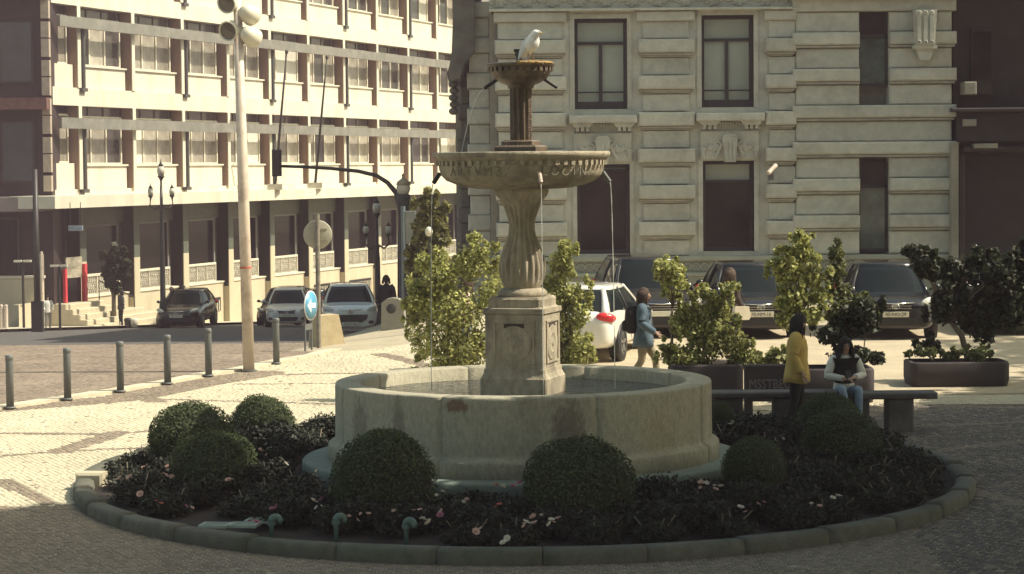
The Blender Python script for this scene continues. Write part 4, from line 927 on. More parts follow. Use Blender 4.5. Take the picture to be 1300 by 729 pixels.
big_tree(-8.2, 19.5, 7.4, 13.5, 4.3, 76, 'unseen tree added at the near left corner')
big_tree(-7.5, 11.5, 6.0, 13.5, 5.0, 77, 'unseen tree added left of the viewer')
big_tree(7.5, 9.5, 6.0, 13.5, 5.0, 78, 'unseen tree added right of the viewer')
big_tree(1.5, -4, 5.5, 15, 5.5, 71, 'unseen tree added behind the viewer')
# ------------------------------------------------------------------ street furniture
bol = MB().lathe([(.0,0),(.062,0),(.062,.78),(.06,.795),(.066,.80),(.066,.86),(.05,.875),(0,.88)], 16).mesh('post', steel); bbase = MB().lathe([(.0,0),(.09,0),(.09,.02),(.06,.03),(0,.03)], 16).mesh('base_ring', steel)
nm = ['leftmost grey bollard at the edge of frame','grey bollard second from the left along kerb','third grey bollard from left along the kerb','fourth grey bollard, in front of the dark car','grey bollard immediately left of the white floodlight pole','grey bollard right of white floodlight pole, in front of silver car']
for (px, py), lb_ in zip(((13,520),(86,509),(153,499),(213,489),(265,479),(351,463)), nm):
    p = gnd(px, py); t = thing('bollard', lb_, 'bollard', p, 0, 'grey bollards along the kerb'); place(bol, 'post', t); place(bbase, 'base_ring', t, (0,0,.02))
p = gnd(316, 472); Yp = p.y; top = at(301, -14, Yp); bt = Vector((0,0,0)); tp = Vector((top.x-p.x, 0, top.z-p.z))
fp = thing('floodlight_pole', 'tall white mast carrying four round floodlights at its top', 'lamp post', p)
MB().tube([bt, tp*.5, tp], [.105,.10,.075], 16).build('pole', polew, fp)
MB().cyl((0,0,0), (0,0,.03), .15, n=16).build('base_plate', steel, fp)
MB().cyl(tp*.271, tp*.276, .108, n=16).build('red_band', mat('faded red tape', (.45,.12,.08)), fp)
for (px, py, s_, dz) in ((291,3,-1,0),(293,38,-1,0),(316,18,1,0),(318,46,1,0)):
    c = at(px, py, Yp)-p; d = Vector((s_*.35, -.8 if s_ < 0 else .7, -.25)).normalized(); q = MB()
    fl_ = [(0,-.22),(.06,-.22),(.12,-.16),(.17,-.04),(.185,.08),(.185,.12),(.165,.12),(.15,.04),(0,.02)]
    M = Matrix.Translation(c) @ d.to_track_quat('Z', 'Y').to_matrix().to_4x4(); q.lathe(fl_[:7]+[(.16,.09)], 24, M=M)
    o = q.build('floodlight', mat('cream lamp housing', (.62,.58,.46), .5), fp); g_ = MB(); g_.lathe([(0,.07),(.165,.085)], 24, M=M); g_.build('lamp_glass', mat('dark lamp glass', (.05,.04,.035), .1, spec=1), o)
    ax = tp*((c.z)/tp.z); MB().tube([c-d*.1, Vector((ax.x+s_*.1, 0, c.z-.12)), ax+Vector((0,0,-.12))], .025, 6).build('arm', ironm, fp)
# three armed lamp standards
def lamp3(px, ytop, ybase, Y, label):
    b_ = at(px, ybase, Y); z0 = gf(b_.x, Y); zt = at(px, ytop, Y).z; t = thing('street_lamp', label, 'street lamp', (b_.x, Y, z0), 0, 'three armed street lamps'); h = zt-z0
    MB().lathe([(0,0),(.28,0),(.28,.25),(.18,.4),(.14,1.0),(.11,1.1),(.10,h*.5),(.07,h-2.2),(.09,h-2.1),(.06,h-2.0),(.05,h-1.2),(0,h-1.2)], 14).build('column', ironm, t)
    def lantern(x, z, k=1):
        MB().lathe([(0,z),(.05*k,z),(.08*k,z+.1*k),(.16*k,z+.2*k),(.17*k,z+.24*k),(0,z+.24*k)], 12, center=(x,0)).build('lantern_base', ironm, t)
        MB().lathe([(0,z+.7*k),(.14*k,z+.68*k),(.08*k,z+.8*k),(.02*k,z+.9*k),(.02*k,z+1.0*k),(0,z+1.02*k)], 12, center=(x,0)).build('lantern_cap', ironm, t)
        MB().lathe([(0,z+.24*k),(.13*k,z+.24*k),(.19*k,z+.45*k),(.14*k,z+.68*k),(0,z+.68*k)], 12, center=(x,0)).build('globe', mat('milky lamp glass', (.5,.46,.36), .2, .2), t)
    for s_ in (-1, 1):
        MB().tube([(0,0,h-2.0),(s_*.25,0,h-2.15),(s_*.45,0,h-2.0),(s_*.42,0,h-1.7)], .04, 6).build('arm', ironm, t); lantern(s_*.42, h-1.75, .62)
    MB().tube([(0,0,h-1.3),(0,0,h-1.0)], .04, 6).build('arm', ironm, t); lantern(0, h-1.05, .85)
lamp3(207, 196, 386, 92.5, 'ornate three armed lamp standing behind the dark parked car')
lamp3(480, 242, 405, 88.0, 'ornate three armed lamp rising behind white hatchback right side')
# big lantern on a dark column with traffic signal arm
Yl = 64.0; b_ = at(514, 420, Yl); z0 = gf(b_.x, Yl); t = thing('lantern_column', 'dark column with big cream topped lantern near the signal arm', 'street lamp', (b_.x, Yl, z0))
zz = lambda y: at(514, y, Yl).z-z0
MB().lathe([(0,0),(.2,0),(.2,.5),(.14,.6),(.13,zz(275)),(.16,zz(270)),(.19,zz(250)),(.17,zz(247)),(0,zz(247))], 14).build('column', ironm, t)
MB().lathe([(0,zz(247)),(.14,zz(247)),(.19,zz(240)),(.17,zz(234)),(.0,zz(234))], 16).build('globe', mat('milky lamp glass', (1,1,1)), t)
MB().lathe([(0,zz(234)),(.2,zz(234.5)),(.15,zz(230)),(.05,zz(227)),(.03,zz(224)),(.05,zz(222.5)),(0,zz(220))], 16).build('lantern_cap', mat('brass brown cap', (.28,.23,.15), .5), t)
Yt = 66.0; z0 = gf(at(508,420,Yt).x, Yt); bx_ = at(509, 420, Yt).x
t = thing('traffic_signal', 'overhead traffic signal seen from behind on a long curved arm', 'traffic light', (bx_, Yt, z0))
q = lambda x, y: (at(x, y, Yt).x-bx_, 0, at(x, y, Yt).z-z0)
MB().tube([(0,0,0), q(509,300), q(508,262), q(503,245), q(492,232), q(478,223), q(455,217.5), q(420,214), q(385,212), q(356,211)], [.1,.1,.09,.075,.065,.06,.055,.05,.045,.04], 10).build('arm', ironm, t)
x0, _, zz0 = q(346,224); x1, _, zz1 = q(357,190)
MB().bbox(x0, x1, -.18, .08, zz0, zz1, .03).build('signal_head', plastic, t)
for k in range(3): MB().cyl(((x0+x1)/2, .08, zz0+.13+k*.25), ((x0+x1)/2, .28, zz0+.10+k*.25), .09, n=12).build('visor', plastic, t)
# second box on post (grey cabinets and poster) near the lantern
Yk = 60.5; kx = at(512, 300, Yk).x; z0 = gf(kx, Yk)
t = thing('sign_post', 'grey post with back of a tall sign board and small notice', 'sign', (kx, Yk, z0)); q = lambda x, y: (at(x, y, Yk).x-kx, at(x, y, Yk).z-z0)
MB().cyl((0,0,0), (0,0,q(512,262)[1]), .06).build('post', mat('blue grey post', (.12,.15,.16), .5), t)
a = q(515,345); b2 = q(528,268); MB().bbox(a[0], b2[0], -.05, .05, a[1]*.0+q(515,310)[1], b2[1], .01).build('board_back', mat('grey green board', (.17,.18,.15), .6), t)
a = q(516,334); b2 = q(527,315); MB().bbox(a[0], b2[0], -.09, -.05, a[1], b2[1], .005).build('notice', mat('off white notice', (.55,.53,.45), .5), t); MB().box(a[0]+.05, b2[0]-.05, -.094, -.09, a[1]+.12, b2[1]-.06).build('notice_picture', plastic, t)
a = q(514,420); b2 = q(529,345); MB().bbox(a[0]+.0, b2[0], -.12, .2, 0, b2[1], .03).build('cabinet', plastic, t)
gx = at(551, 296, 56).x; t = thing('globe_lamp', 'small white globe lamp on a thin post in front of slim tree', 'street lamp', (gx, 52.5, gf(gx, 52.5))); zt = at(551, 294, 52.5).z-gf(gx, 52.5)
MB().cyl((0,0,0), (0,0,zt-.1), .02, n=8).build('post', ironm, t); MB().ell((0,0,zt), (.085,.085,.11)).build('globe', mat('white opal glass', (.75,.7,.55), .25), t)
# round sign seen from behind
Ys = 49.6; sx = at(405, 456, Ys).x; z0 = gf(sx, Ys); t = thing('round_sign', 'round road sign seen from its plain grey back on a tall pole', 'road sign', (sx, Ys, z0))
MB().cyl((0,0,-.1), (0,0,at(404,272,Ys).z-z0), .05, n=12).build('pole', mat('worn grey pole', (.20,.18,.14), .6, .4, 8), t)
zc = at(405,298,Ys).z-z0; MB().lathe([(0,0),(.29,0),(.305,.01),(.305,.03),(0,.03)], 32, M=Matrix.Translation((0,.05,zc)) @ Matrix.Rotation(R(-90), 4, 'X')).box(-.2,.2,.03,.05,zc+.1,zc+.13).box(-.2,.2,.03,.05,zc-.13,zc-.1).build('sign_disc', mat('grey sign back', (.36,.33,.25), .6, .15, 5), t)
# blue keep left sign
Yq = 49.0; sx = at(391, 390, Yq).x; z0 = gf(sx, Yq); t = thing('arrow_sign', 'blue oval looking sign with white arrow on a low grey frame', 'road sign', (sx, Yq, z0), R(70))
zc = at(390,388,Yq).z-z0
M = Matrix.Translation((0,-.05,zc)) @ Matrix.Rotation(R(90), 4, 'X')
MB().lathe([(0,0),(.31,0),(.31,.02),(0,.02)], 32, M=M).build('rim', mat('white sign paint', (.7,.7,.65), .4), t); MB().lathe([(0,.0),(.285,.0),(.285,.006),(0,.006)], 32, M=Matrix.Translation((0,-.071,zc)) @ Matrix.Rotation(R(90), 4, 'X')).build('blue_face', mat('sign blue', (.10,.33,.50), .35, .05), t)
MB().prism([(-.2,zc),(-.02,zc-.15),(-.02,zc-.05),(.2,zc-.05),(.2,zc+.05),(-.02,zc+.05),(-.02,zc+.15)], -.085, -.078).build('arrow', mat('white sign paint', (.7,.7,.65)), t)
for x in (-.16, .16): MB().cyl((x, 0, 0), (x, 0, zc+.1), .022, n=8).build('leg', steel, t)
MB().box(-.16,.16,-.02,.02,.45,zc-.38).build('back_board', steel, t)
# stone blocks
Yb = 50.6; c = at(416, 456, Yb); z0 = gf(c.x, Yb); t = thing('wedge_stone', 'tapering pale stone block with its right face in the sun', 'stone bollard', (c.x, Yb, z0), R(28))
h = at(416, 399, Yb).z-z0; mb = MB(); a, b2 = .32, .24
mb.add([(-a,-a,-.1),(a,-a,-.1),(a,a,-.1),(-a,a,-.1),(-b2*1.2,-b2,h*.97),(b2*.7,-b2,h),(b2*.7,b2,h*1.0),(-b2*1.2,b2,h*.97)], [(0,3,2,1),(4,5,6,7),(0,1,5,4),(1,2,6,5),(2,3,7,6),(3,0,4,7)]).build('block', mat('ochre stone', (.42,.34,.2), .9, .15, 4, .5, 40), t)
Yb = 57.5; c = at(500, 431, Yb); z0 = gf(c.x, Yb); t = thing('stone_marker', 'grey stone marker with pointed top and dark round emblem', 'stone bollard', (c.x, Yb, z0), R(-6))
h = at(500, 378, Yb).z-z0; MB().prism([(-.30,-.1),(.30,-.1),(.27,h-.12),(.14,h-.02),(0,h),(-.14,h-.02),(-.27,h-.12)], -.16, .16).build('block', stone_dark, t)
MB().lathe([(0,.012),(.11,.012),(.12,0)], 24, M=Matrix.Translation((-.03,-.16,h-.26)) @ Matrix.Rotation(R(90), 4, 'X')).build('round_emblem', ironm, t)
Yb = 40.6; c = at(525, 466, Yb); t = thing('small_stone', 'small rounded stone block at the foot of the light bush', 'stone', (c.x, Yb, gf(c.x, Yb))); MB().prism([(-.14,-.05),(.14,-.05),(.14,.14),(.09,.2),(-.09,.2),(-.14,.14)], -.12, .12).build('block', kerbm, t)
# flag poles leaning out of the canopy
for i, (a, b2) in enumerate((((349,237),(364,66)),((400,235),(415,73)))):
    Yp = 3000/(.825*(39-.025*(a[0]-75)))-3.0; p, q = at(*a, Yp), at(*b2, Yp-1.6)
    t = thing('flag_pole', ['left bare flag pole leaning from the canopy edge','right bare flag pole leaning from the canopy edge'][i], 'flag pole', p); MB().tube([(0,0,0), (q-p)*.5, q-p], [.07,.06,.035], 8).ell(tuple(q-p), (.08,.08,.1)).build('pole', ironm, t)
    MB().box(-.35,.35,-.1,.5,-.15,.12).build('bracket', winframe, t)
# T shaped lamps and posts at far left
for px, yt, yb, lb_ in ((76,338,398,'small T shaped double lamp near the red doorway'),(30,332,400,'faint T shaped double lamp at the far left')):
    Yp = 88; p = at(px, yb, Yp); z0 = gf(p.x, Yp); t = thing('double_lamp', lb_, 'street lamp', (p.x, Yp, z0)); h = at(px, yt, Yp).z-z0
    MB().cyl((0,0,0), (0,0,h), .05, n=8).build('post', ironm, t); MB().box(-.32,-.03,-.08,.08,h-.03,h+.05).build('lamp_head', winframe, t); MB().box(.03,.32,-.08,.08,h-.03,h+.05).build('lamp_head', winframe, t)
p = at(48, 415, 84); z0 = gf(p.x, 84); t = thing('dark_mast', 'thick dark mast in front of the shaded building wing', 'mast', (p.x, 84, z0)); h = at(46, 215, 84).z-z0
MB().tube([(0,0,0),(0,0,h)], [.13,.09], 12).build('shaft', ironm, t); MB().box(-.2,.2,-.15,.15,0,1.1).build('cabinet', plastic, t)
for px, yt, yb, lb_ in ((2,385,412,'white post at the extreme left edge'),(8,385,412,'second white post near the extreme left edge')):
    p = at(px, yb, 86); t = thing('white_post', lb_, 'post', (p.x, 86, gf(p.x, 86))); MB().cyl((0,0,0), (0,0,.95), .07, n=10).ell((0,0,.95), (.07,.07,.05), 8, 5).build('post', polew, t)
p = at(54, 400, 90); t = thing('tall_white_post', 'tall thin white post next to the low beige wall', 'post', (p.x, 90, gf(p.x, 90))); MB().cyl((0,0,0), (0,0,3.0), .05, n=10).box(-.08,.08,-.03,.03,1.9,2.9).build('post', polew, t)
sgx = at(96, 290, 91).x; t = thing('hanging_sign', 'small pale blue shop sign under the canopy left', 'sign', (sgx, 91, at(96, 290, 91).z)); MB().bbox(-.28,.28,-.05,.05,-.1,.1,.01).build('panel', mat('pale blue panel', (.20,.24,.28), .4, .4, 6), t); MB().cyl((-.2,0,.1),(-.2,0,1.0),.015,n=6).cyl((.2,0,.1),(.2,0,1.0),.015,n=6).build('hanger', ironm, t)
for px, py, lb_ in ((163,411,'little dark cup shaped pot on the pavement by the standing man'),(170,412,'small pale jar on the pavement left of the dark car')):
    p = at(px, py, 93.6); t = thing('pot', lb_, 'pot', (p.x, 93.6, gf(p.x, 93.6)+.05)); MB().lathe([(0,0),(.14,0),(.18,.3),(.15,.34),(.1,.36),(0,.36)], 12).build('body', plastic if px == 163 else winframe, t)
# benches
bst = mat('dark bench stone', (.085,.075,.07), .8, .25, 5, .5, 50, stain=(.18,.19,.16))
Yn = 34.2
def bench(x0, x1, ytop, Y, legs, label, back=None, dx=0):
    a, b2 = at(x0, ytop, Y), at(x1, ytop, Y); xm = (a.x+b2.x)/2; z0 = gf(xm, Y); t = thing('stone_bench', label, 'bench', (xm, Y, z0), 0, 'stone benches'); h = a.z-z0; hw = (b2.x-a.x)/2
    MB().bbox(-hw, hw, -.24, .24, h-.09, h, .02).build('seat', bst, t)
    for lx in legs: x = at(lx, 520, Y).x-xm; MB().bbox(x-.19, x+.19, -.19, .19, -.05, h-.09, .02).build('leg', bst, t)
    return t
bench(893, 1060, 497, Yn, (925, 998), 'low stone bench behind the basin right edge under yellow coat')
bench(1063, 1187, 498, Yn+.15, (1085, 1141), 'low stone bench on which the woman in jeans sits')
a, b2 = at(945,463,36.2), at(1003,463,36.2); z0 = gf(a.x, 36.2); t = thing('graffiti_board', 'dark low wall panel scrawled with faint pale letters', 'low wall', ((a.x+b2.x)/2, 36.2, z0)); hw = (b2.x-a.x)/2; h = a.z-z0
MB().bbox(-hw, hw, -.1, .1, .22, h, .02).build('panel', trough, t); MB().box(-hw,-hw+.12,-.08,.08,-.05,.22).build('foot', trough, t); MB().box(hw-.12,hw,-.08,.08,-.05,.22).build('foot', trough, t)
me = text_mesh('MSSTBEUJ', .2, mat('faded pale scrawl', (.17,.155,.15), .9), .002); place(me, 'scrawl', t, (.05, -.104, .16+(h-.16)*.52), (R(90), 0, 0), scale=(.8,1,1))
# ------------------------------------------------------------------ cars
bpy.data.node_groups  # (no-op)
def subdivided(mb, name, mats, levels=1, crease=None):
    me = mb.mesh(name, mats); o = bpy.data.objects.new('tmp', me); C.objects.link(o); md = o.modifiers.new('s', 'SUBSURF'); md.levels = levels; md.render_levels = levels
    bpy.context.view_layer.update(); me2 = bpy.data.meshes.new_from_object(o.evaluated_get(bpy.context.evaluated_depsgraph_get())); me2.name = name
    bpy.data.objects.remove(o); bpy.data.meshes.remove(me); me2.polygons.foreach_set('use_smooth', [True]*len(me2.polygons)); return me2
def surf_patch(body_pt, pts): pass
def car(label, loc, rz, paint, Wd=.88, L=4.2, Hr=1.48, hood=.92, nose=.70, style='hatch', plate_txt=None, emblem=None, group='cars parked on the square', cat='car', taildetail=False, wheels=True):
    t = thing('parked_car', label, cat, loc, rz, group); hl = L/2
    # stations: y, halfwidth factor, top z, bottom z
    st = [(-hl, .50, nose-.12, .30), (-hl+.04, .70, nose-.02, .22), (-hl+.16, .86, nose+.03, .20), (-hl+.38, .955, nose+.10, .19), (-hl+.7, .99, hood-.06, .19), (-hl+1.1, 1, hood+.01, .19), (-hl+1.6, 1, hood+.05, .2),
          (0, 1, hood+.07, .2), (hl-1.2, 1, hood+.11, .2), (hl-.6, .985, hood+.13, .2), (hl-.22, .95, hood+.10, .22), (hl-.06, .86, hood-.0, .26), (hl, .68, hood-.1, .36)]
    mb = MB(); vs = []; fs = []
    for (y, k, zt, zb) in st:
        w_ = Wd*k; hgt = zt-zb
        sec = [(0, zb), (w_*.80, zb), (w_*.96, zb+.08), (w_*1.0, zb+hgt*.45), (w_*.985, zb+hgt*.72), (w_*.93, zb+hgt*.92), (w_*.80, zt), (w_*.45, zt+.025), (0, zt+.035)]
        sec = sec+[(-x, z) for x, z in reversed(sec[1:-1])]
        vs += [(x, y, z) for x, z in sec]
    n_ = 16
    for i in range(len(st)-1):
        for j in range(n_): fs.append((i*n_+j, i*n_+(j+1)%n_, (i+1)*n_+(j+1)%n_, (i+1)*n_+j))
    fs.append(tuple(reversed(range(n_)))); fs.append(tuple((len(st)-1)*n_+j for j in range(n_))); mb.add(vs, fs, 0, True)
    place(subdivided(mb, 'body', paint, 2), 'body', t)
    # greenhouse: glass cabin, painted roof and pillars
    zb = hood-.03; yb0 = -hl+(1.02 if style != 'suv' else .95); yr0 = -hl+(1.78 if style != 'suv' else 1.6); yr1 = hl-(.75 if style != 'sedan' else 1.25); yb1 = hl-(.12 if style != 'sedan' else .62)
    wb, wr = Wd*.90, Wd*.66
    def cabin(grow, z0, z1, yf=0):
        # quads ring at heights
        vs = []
        for s_ in np.linspace(0, 1, 5):
            e = s_**.92; yf_ = yb0+(yr0-yb0)*e; yr_ = yb1+(yr1-yb1)*(s_**1.2); ww = wb+(wr-wb)*(s_**1.5)+grow; z = zb+(Hr-.05-zb)*s_
            for (x, y) in ((-ww*.55, yf_-.10*(1-s_*.4)-grow), (0, yf_-.14*(1-s_*.4)-grow), (ww*.55, yf_-.10*(1-s_*.4)-grow), (ww*.93, yf_+.03), (ww, yf_+.22), (ww*1.01, (yf_+yr_)/2), (ww*.98, yr_-.2), (ww*.88, yr_+.0), (0, yr_+.07+grow), (-ww*.88, yr_), (-ww*.98, yr_-.2), (-ww*1.01, (yf_+yr_)/2), (-ww, yf_+.22), (-ww*.93, yf_+.03)): vs.append((x, y, z))
        return vs
    vs = cabin(0, 0, 0); fs = []
    for i in range(4):
        for j in range(14): fs.append((i*14+j, i*14+(j+1)%14, (i+1)*14+(j+1)%14, (i+1)*14+j))
    fs.append(tuple(56+j for j in range(14)))
    q = MB(); q.add(vs, fs, 0, True); q.build('windows', carglass, t)
    # roof skin
    top = vs[56:]; cx = (yr0+yr1)/2; r = MB(); rv = []; lay = [(1.03, 1.02, -.03), (1.02, 1.01, .012), (.92, .95, .045), (.6, .7, .062)]
    for sx_, sy_, dz in lay: rv += [(x*sx_, cx+(y-cx)*sy_, z+dz) for x, y, z in top]
    f2 = []
    for i in range(3):
        for j in range(14): f2.append((i*14+j, i*14+(j+1)%14, (i+1)*14+(j+1)%14, (i+1)*14+j))
    f2.append(tuple(42+j for j in range(14))); r.add(rv, f2, 0, True).build('roof', paint, t)
    for sg, ix in ((1, 3), (-1, 13)):
        pts = [Vector(vs[i*14+ix]) for i in range(5)]; MB().tube([p_+Vector((sg*.005, 0, 0)) for p_ in pts], [.045,.04,.036,.034,.034], 6).build('front_pillar', paint, t)
        ix2 = 7 if sg > 0 else 9; pts = [Vector(vs[i*14+ix2]) for i in range(5)]; MB().tube(pts, [.09,.085,.075,.06,.05], 6).build('rear_pillar', paint, t)
        ix3 = 5 if sg > 0 else 11; pts = [Vector(vs[i*14+ix3]) for i in range(5)]; MB().tube(pts, .03, 6).build('middle_pillar', plastic, t)
    # mirrors, wheels, arches
    for sg in (-1, 1):
        q = MB().ell((sg*(Wd+.09), -hl+1.32, hood+.10), (.085,.055,.06), 10, 8); q.cyl((sg*(Wd-.06), -hl+1.36, hood+.03), (sg*(Wd+.05), -hl+1.34, hood+.08), .025, n=6); q.build('mirror', paint, t)
        for yy in (-hl+.82, hl-.78):
            M = Matrix.Translation((sg*(Wd-.11), yy, .31)) @ Matrix.Rotation(R(90)*sg, 4, 'Y')
            a = MB().lathe([(0,-.02),(.36,-.02),(.37,.10),(.345,.118),(0,.118)], 28, M=M); a.build('wheel_arch', plastic, t)
            o = MB().lathe([(.2,-.1),(.30,-.1),(.315,-.06),(.315,.09),(.30,.122),(.21,.125),(.2,.10)], 28, M=M).build('wheel', tyre, t)
            rm = MB().lathe([(0,.06),(.2,.07),(.205,.122),(.19,.124)], 24, M=M)
            for k in range(5):
                a_ = 2*math.pi*k/5; Mk = M @ Matrix.Rotation(a_, 4, 'Z'); rm.box(.03, .195, -.025, .025, .10, .128, 0, Mk)
            rm.build('rim', rimm, o)
    # front: grille, intake, lamps, plate
    yf = -hl
    if emblem != 'lion': MB().prism([(-.34, nose-.02), (.34, nose-.02), (.28, nose-.15), (-.28, nose-.15)], yf-.015, yf+.2).build('grille', plastic, t)
    it = MB().prism([(-.46, .46), (.46, .46), (.38, .30), (-.38, .30)], yf-.02, yf+.2) if emblem != 'lion' else MB().prism([(-.56, .64), (.56, .64), (.52, .50), (.36, .40), (-.36, .40), (-.52, .50)], yf-.035, yf+.3)
    it.build('lower_intake', plastic, t)
    for k in range(2 if emblem != 'lion' else 0): MB().box(-.32+.0*k, .32, yf-.024, yf-.01, nose-.07-k*.05, nose-.055-k*.05).build('grille_bar', chrome, t)
    MB().tube([(-.38, yf+.03, nose+.0), (0, yf-.04, nose-.015), (.38, yf+.03, nose+.0)], .014, 6).build('chrome_strip', chrome, t)
    for sg in (-1, 1):
        q = MB(); M = Matrix.Translation((sg*(Wd*.76), yf+.20, nose+.015)) @ Matrix.Rotation(R(sg*40), 4, 'Z') @ Matrix.Rotation(R(sg*-12), 4, 'Y')
        q.ell((0,0,0), (.21,.07,.085), 16, 10, 0, M).build('headlight', lens, t)
        M = Matrix.Translation((sg*(Wd*.72), yf+.10, .40)) @ Matrix.Rotation(R(sg*32), 4, 'Z'); MB().ell((0,0,0), (.11,.05,.06), 12, 8, 0, M).build('fog_lamp', plastic, t)
    if plate_txt is not None:
        pb = MB().bbox(-.26, .26, -.012, .0, -.055, .055, .004).build('number_plate', plate, t, (0, yf-.045, .53 if emblem != 'lion' else .36))
        if plate_txt: place(text_mesh(plate_txt, .098, ink, .001), 'writing', pb, (0, -.016, 0), (R(90), 0, 0))
    ez = nose-.065
    if emblem == 'ovals':
        MB().torus((0, yf-.045, ez), .075, .010, 20, 6, sx=1, sz=.68).torus((0, yf-.05, ez+.012), .05, .008, 16, 6, sx=1, sz=.5).torus((0, yf-.052, ez-.004), .035, .008, 16, 6, sx=.55, sz=1.2).build('emblem', chrome, t)
    if emblem == 'vee':
        q = MB().torus((0, yf-.045, ez), .06, .008, 20, 6)
        for a_, b_ in (((-.04,.04),(-.02,-.0)),((-.02,0),(0,.03)),((0,.03),(.02,0)),((.02,0),(.04,.04)),((-.045,.01),(-.02,-.045)),((-.02,-.045),(0,-.01)),((0,-.01),(.02,-.045)),((.02,-.045),(.045,.01))): q.cyl((a_[0], yf-.045, ez+a_[1]), (b_[0], yf-.045, ez+b_[1]), .005, n=5)
        q.build('emblem', chrome, t)
    if emblem == 'bolt':
        MB().torus((0, yf-.045, ez), .06, .009, 20, 6).cyl((-.09, yf-.045, ez+.008), (.02, yf-.045, ez+.008), .007, n=5).cyl((-.02, yf-.045, ez-.008), (.09, yf-.045, ez-.008), .007, n=5).build('emblem', chrome, t)
    if emblem == 'lion':
        MB().prism([(-.02,ez-.08),(.02,ez-.08),(.04,ez-.02),(.08,ez-.03),(.07,ez+.03),(.03,ez+.02),(.035,ez+.07),(0,ez+.09),(-.05,ez+.06),(-.03,ez+.02),(-.08,ez+.02),(-.07,ez-.03),(-.03,ez-.02)], yf-.055, yf-.03).build('emblem', chrome, t)
    # rear lamps, rear plate recess, bumper
    for sg in (-1, 1):
        M = Matrix.Translation((sg*(Wd*.80), hl-.15, hood-.02)) @ Matrix.Rotation(R(-sg*32), 4, 'Z') @ Matrix.Rotation(R(sg*8), 4, 'Y'); MB().ell((0,0,0), (.20,.095,.095), 16, 10, 0, M).build('tail_lamp', redlens, t)
        M = Matrix.Translation((sg*(Wd-.06), hl-.35, .42)); MB().ell((0,0,0), (.012,.05,.05), 8, 6, 0, M).build('reflector', plastic, t)
    MB().bbox(-.3,.3,-.03,.03,.42,.55).build('rear_plate', plate, t, (0, hl+.0, 0))
    for sg in (-1, 1):
        for (ya, yb_) in ((-.55, .45),): MB().box(sg*(Wd-.006)-.004, sg*(Wd-.006)+.004, ya, ya+.012, .35, hood-.02).box(sg*(Wd-.006)-.004, sg*(Wd-.006)+.004, yb_, yb_+.012, .35, hood-.02).build('door_seam', plastic, t)
    return t
def car_at(px, py, Y, **k):
    # (px,py) is where the front centre meets the ground, Y its depth
    p = at(px, py, Y); return Vector((p.x, Y, gf(p.x, Y)))
def put(label, px, py, Y, rz, paint, **kw):
    p = car_at(px, py, Y); L = kw.get('L', 4.2); d = Vector((-math.sin(rz), math.cos(rz), 0))*(L/2); q = p+d
    z = (gf(q.x, q.y)+p.z)/2; return car(label, (q.x, q.y, z), rz, paint, **kw)
put('black hatchback parked alone on the lower street at left', 224, 424, 92, R(-4), blackcar, Wd=.89, L=4.2, emblem='vee', plate_txt='24-TX-13', nose=.72)
put('silver small hatchback parked behind the blue arrow sign', 364, 420, 92, R(3), silvercar, Wd=.86, L=4.0, emblem='bolt', plate_txt='18-BJ-49', nose=.72)
put('dark estate car standing just behind and left of silver hatchback', 350, 414, 98.5, R(-6), blackcar, Wd=.9, L=4.5, Hr=1.55, emblem=None, plate_txt='')
put('dark car mostly hidden between silver and white hatchbacks', 396, 414, 104, R(4), blackcar, Wd=.88, L=4.3, plate_txt='')
put('white hatchback facing the viewer beside the stone wedge', 445, 430, 75, R(5), whitecar, Wd=.91, L=4.3, Hr=1.52, hood=.98, nose=.80, emblem='lion', plate_txt='35-GT-06')
put('black people carrier with big windscreen behind the walking woman', 842, 444, 48.5, R(6), blackcar, Wd=.93, L=4.6, Hr=1.62, hood=1.0, nose=.74, plate_txt='')
put('black saloon with yellowish plate behind tall bright tree', 966, 437, 48.0, R(2), blackcar, Wd=.88, L=4.5, style='sedan', Hr=1.5, emblem='ovals', plate_txt='70-NM-16', nose=.74)
put('black saloon with chrome strip and yellowish plate at right', 1137, 438, 47.6, R(-3), blackcar, Wd=.90, L=4.6, style='sedan', Hr=1.5, emblem='ovals', plate_txt='45-NO-29', nose=.76)
put('black car at the far right edge behind dark foliage', 1290, 438, 48.5, R(-8), blackcar, Wd=.88, L=4.4, emblem='ovals', plate_txt='')
# white car seen from behind, pointing away to the right
p = at(737, 462, 43.3); q = Vector((p.x+.30, 45.6, 0)); wc = car('white hatchback seen from the rear with red tail lamp beside shrub', (q.x, q.y, gf(q.x, q.y)), R(180-15), whitecar, Wd=.88, L=4.1, Hr=1.37, hood=.84, nose=.66, plate_txt='')
for o in [o for o in wc.children if o.name.startswith('mirror') and o.bound_box and sum(v[0] for v in o.bound_box) < 0]: bpy.data.objects.remove(o)
# ------------------------------------------------------------------ people
def skin(name, verts, edges, radii, m, parent, sub=2, root=0, loc=(0,0,0)):
    me = bpy.data.meshes.new(name); me.from_pydata(verts, edges, []); o = bpy.data.objects.new('tmp', me); C.objects.link(o)
    md = o.modifiers.new('k', 'SKIN'); md.use_smooth_shade = True
    for i, r_ in enumerate(radii):
        sv_ = me.skin_vertices[0].data[i]; sv_.radius = (r_, r_) if not isinstance(r_, tuple) else r_; sv_.use_root = (i == root)
    ms = o.modifiers.new('s', 'SUBSURF'); ms.levels = sub; ms.render_levels = sub
    bpy.context.view_layer.update(); me2 = bpy.data.meshes.new_from_object(o.evaluated_get(bpy.context.evaluated_depsgraph_get())); me2.name = name
    bpy.data.objects.remove(o); bpy.data.meshes.remove(me); me2.materials.clear(); me2.materials.append(m)
    me2.polygons.foreach_set('use_smooth', [True]*len(me2.polygons)); return place(me2, name, parent, loc)
V3 = Vector
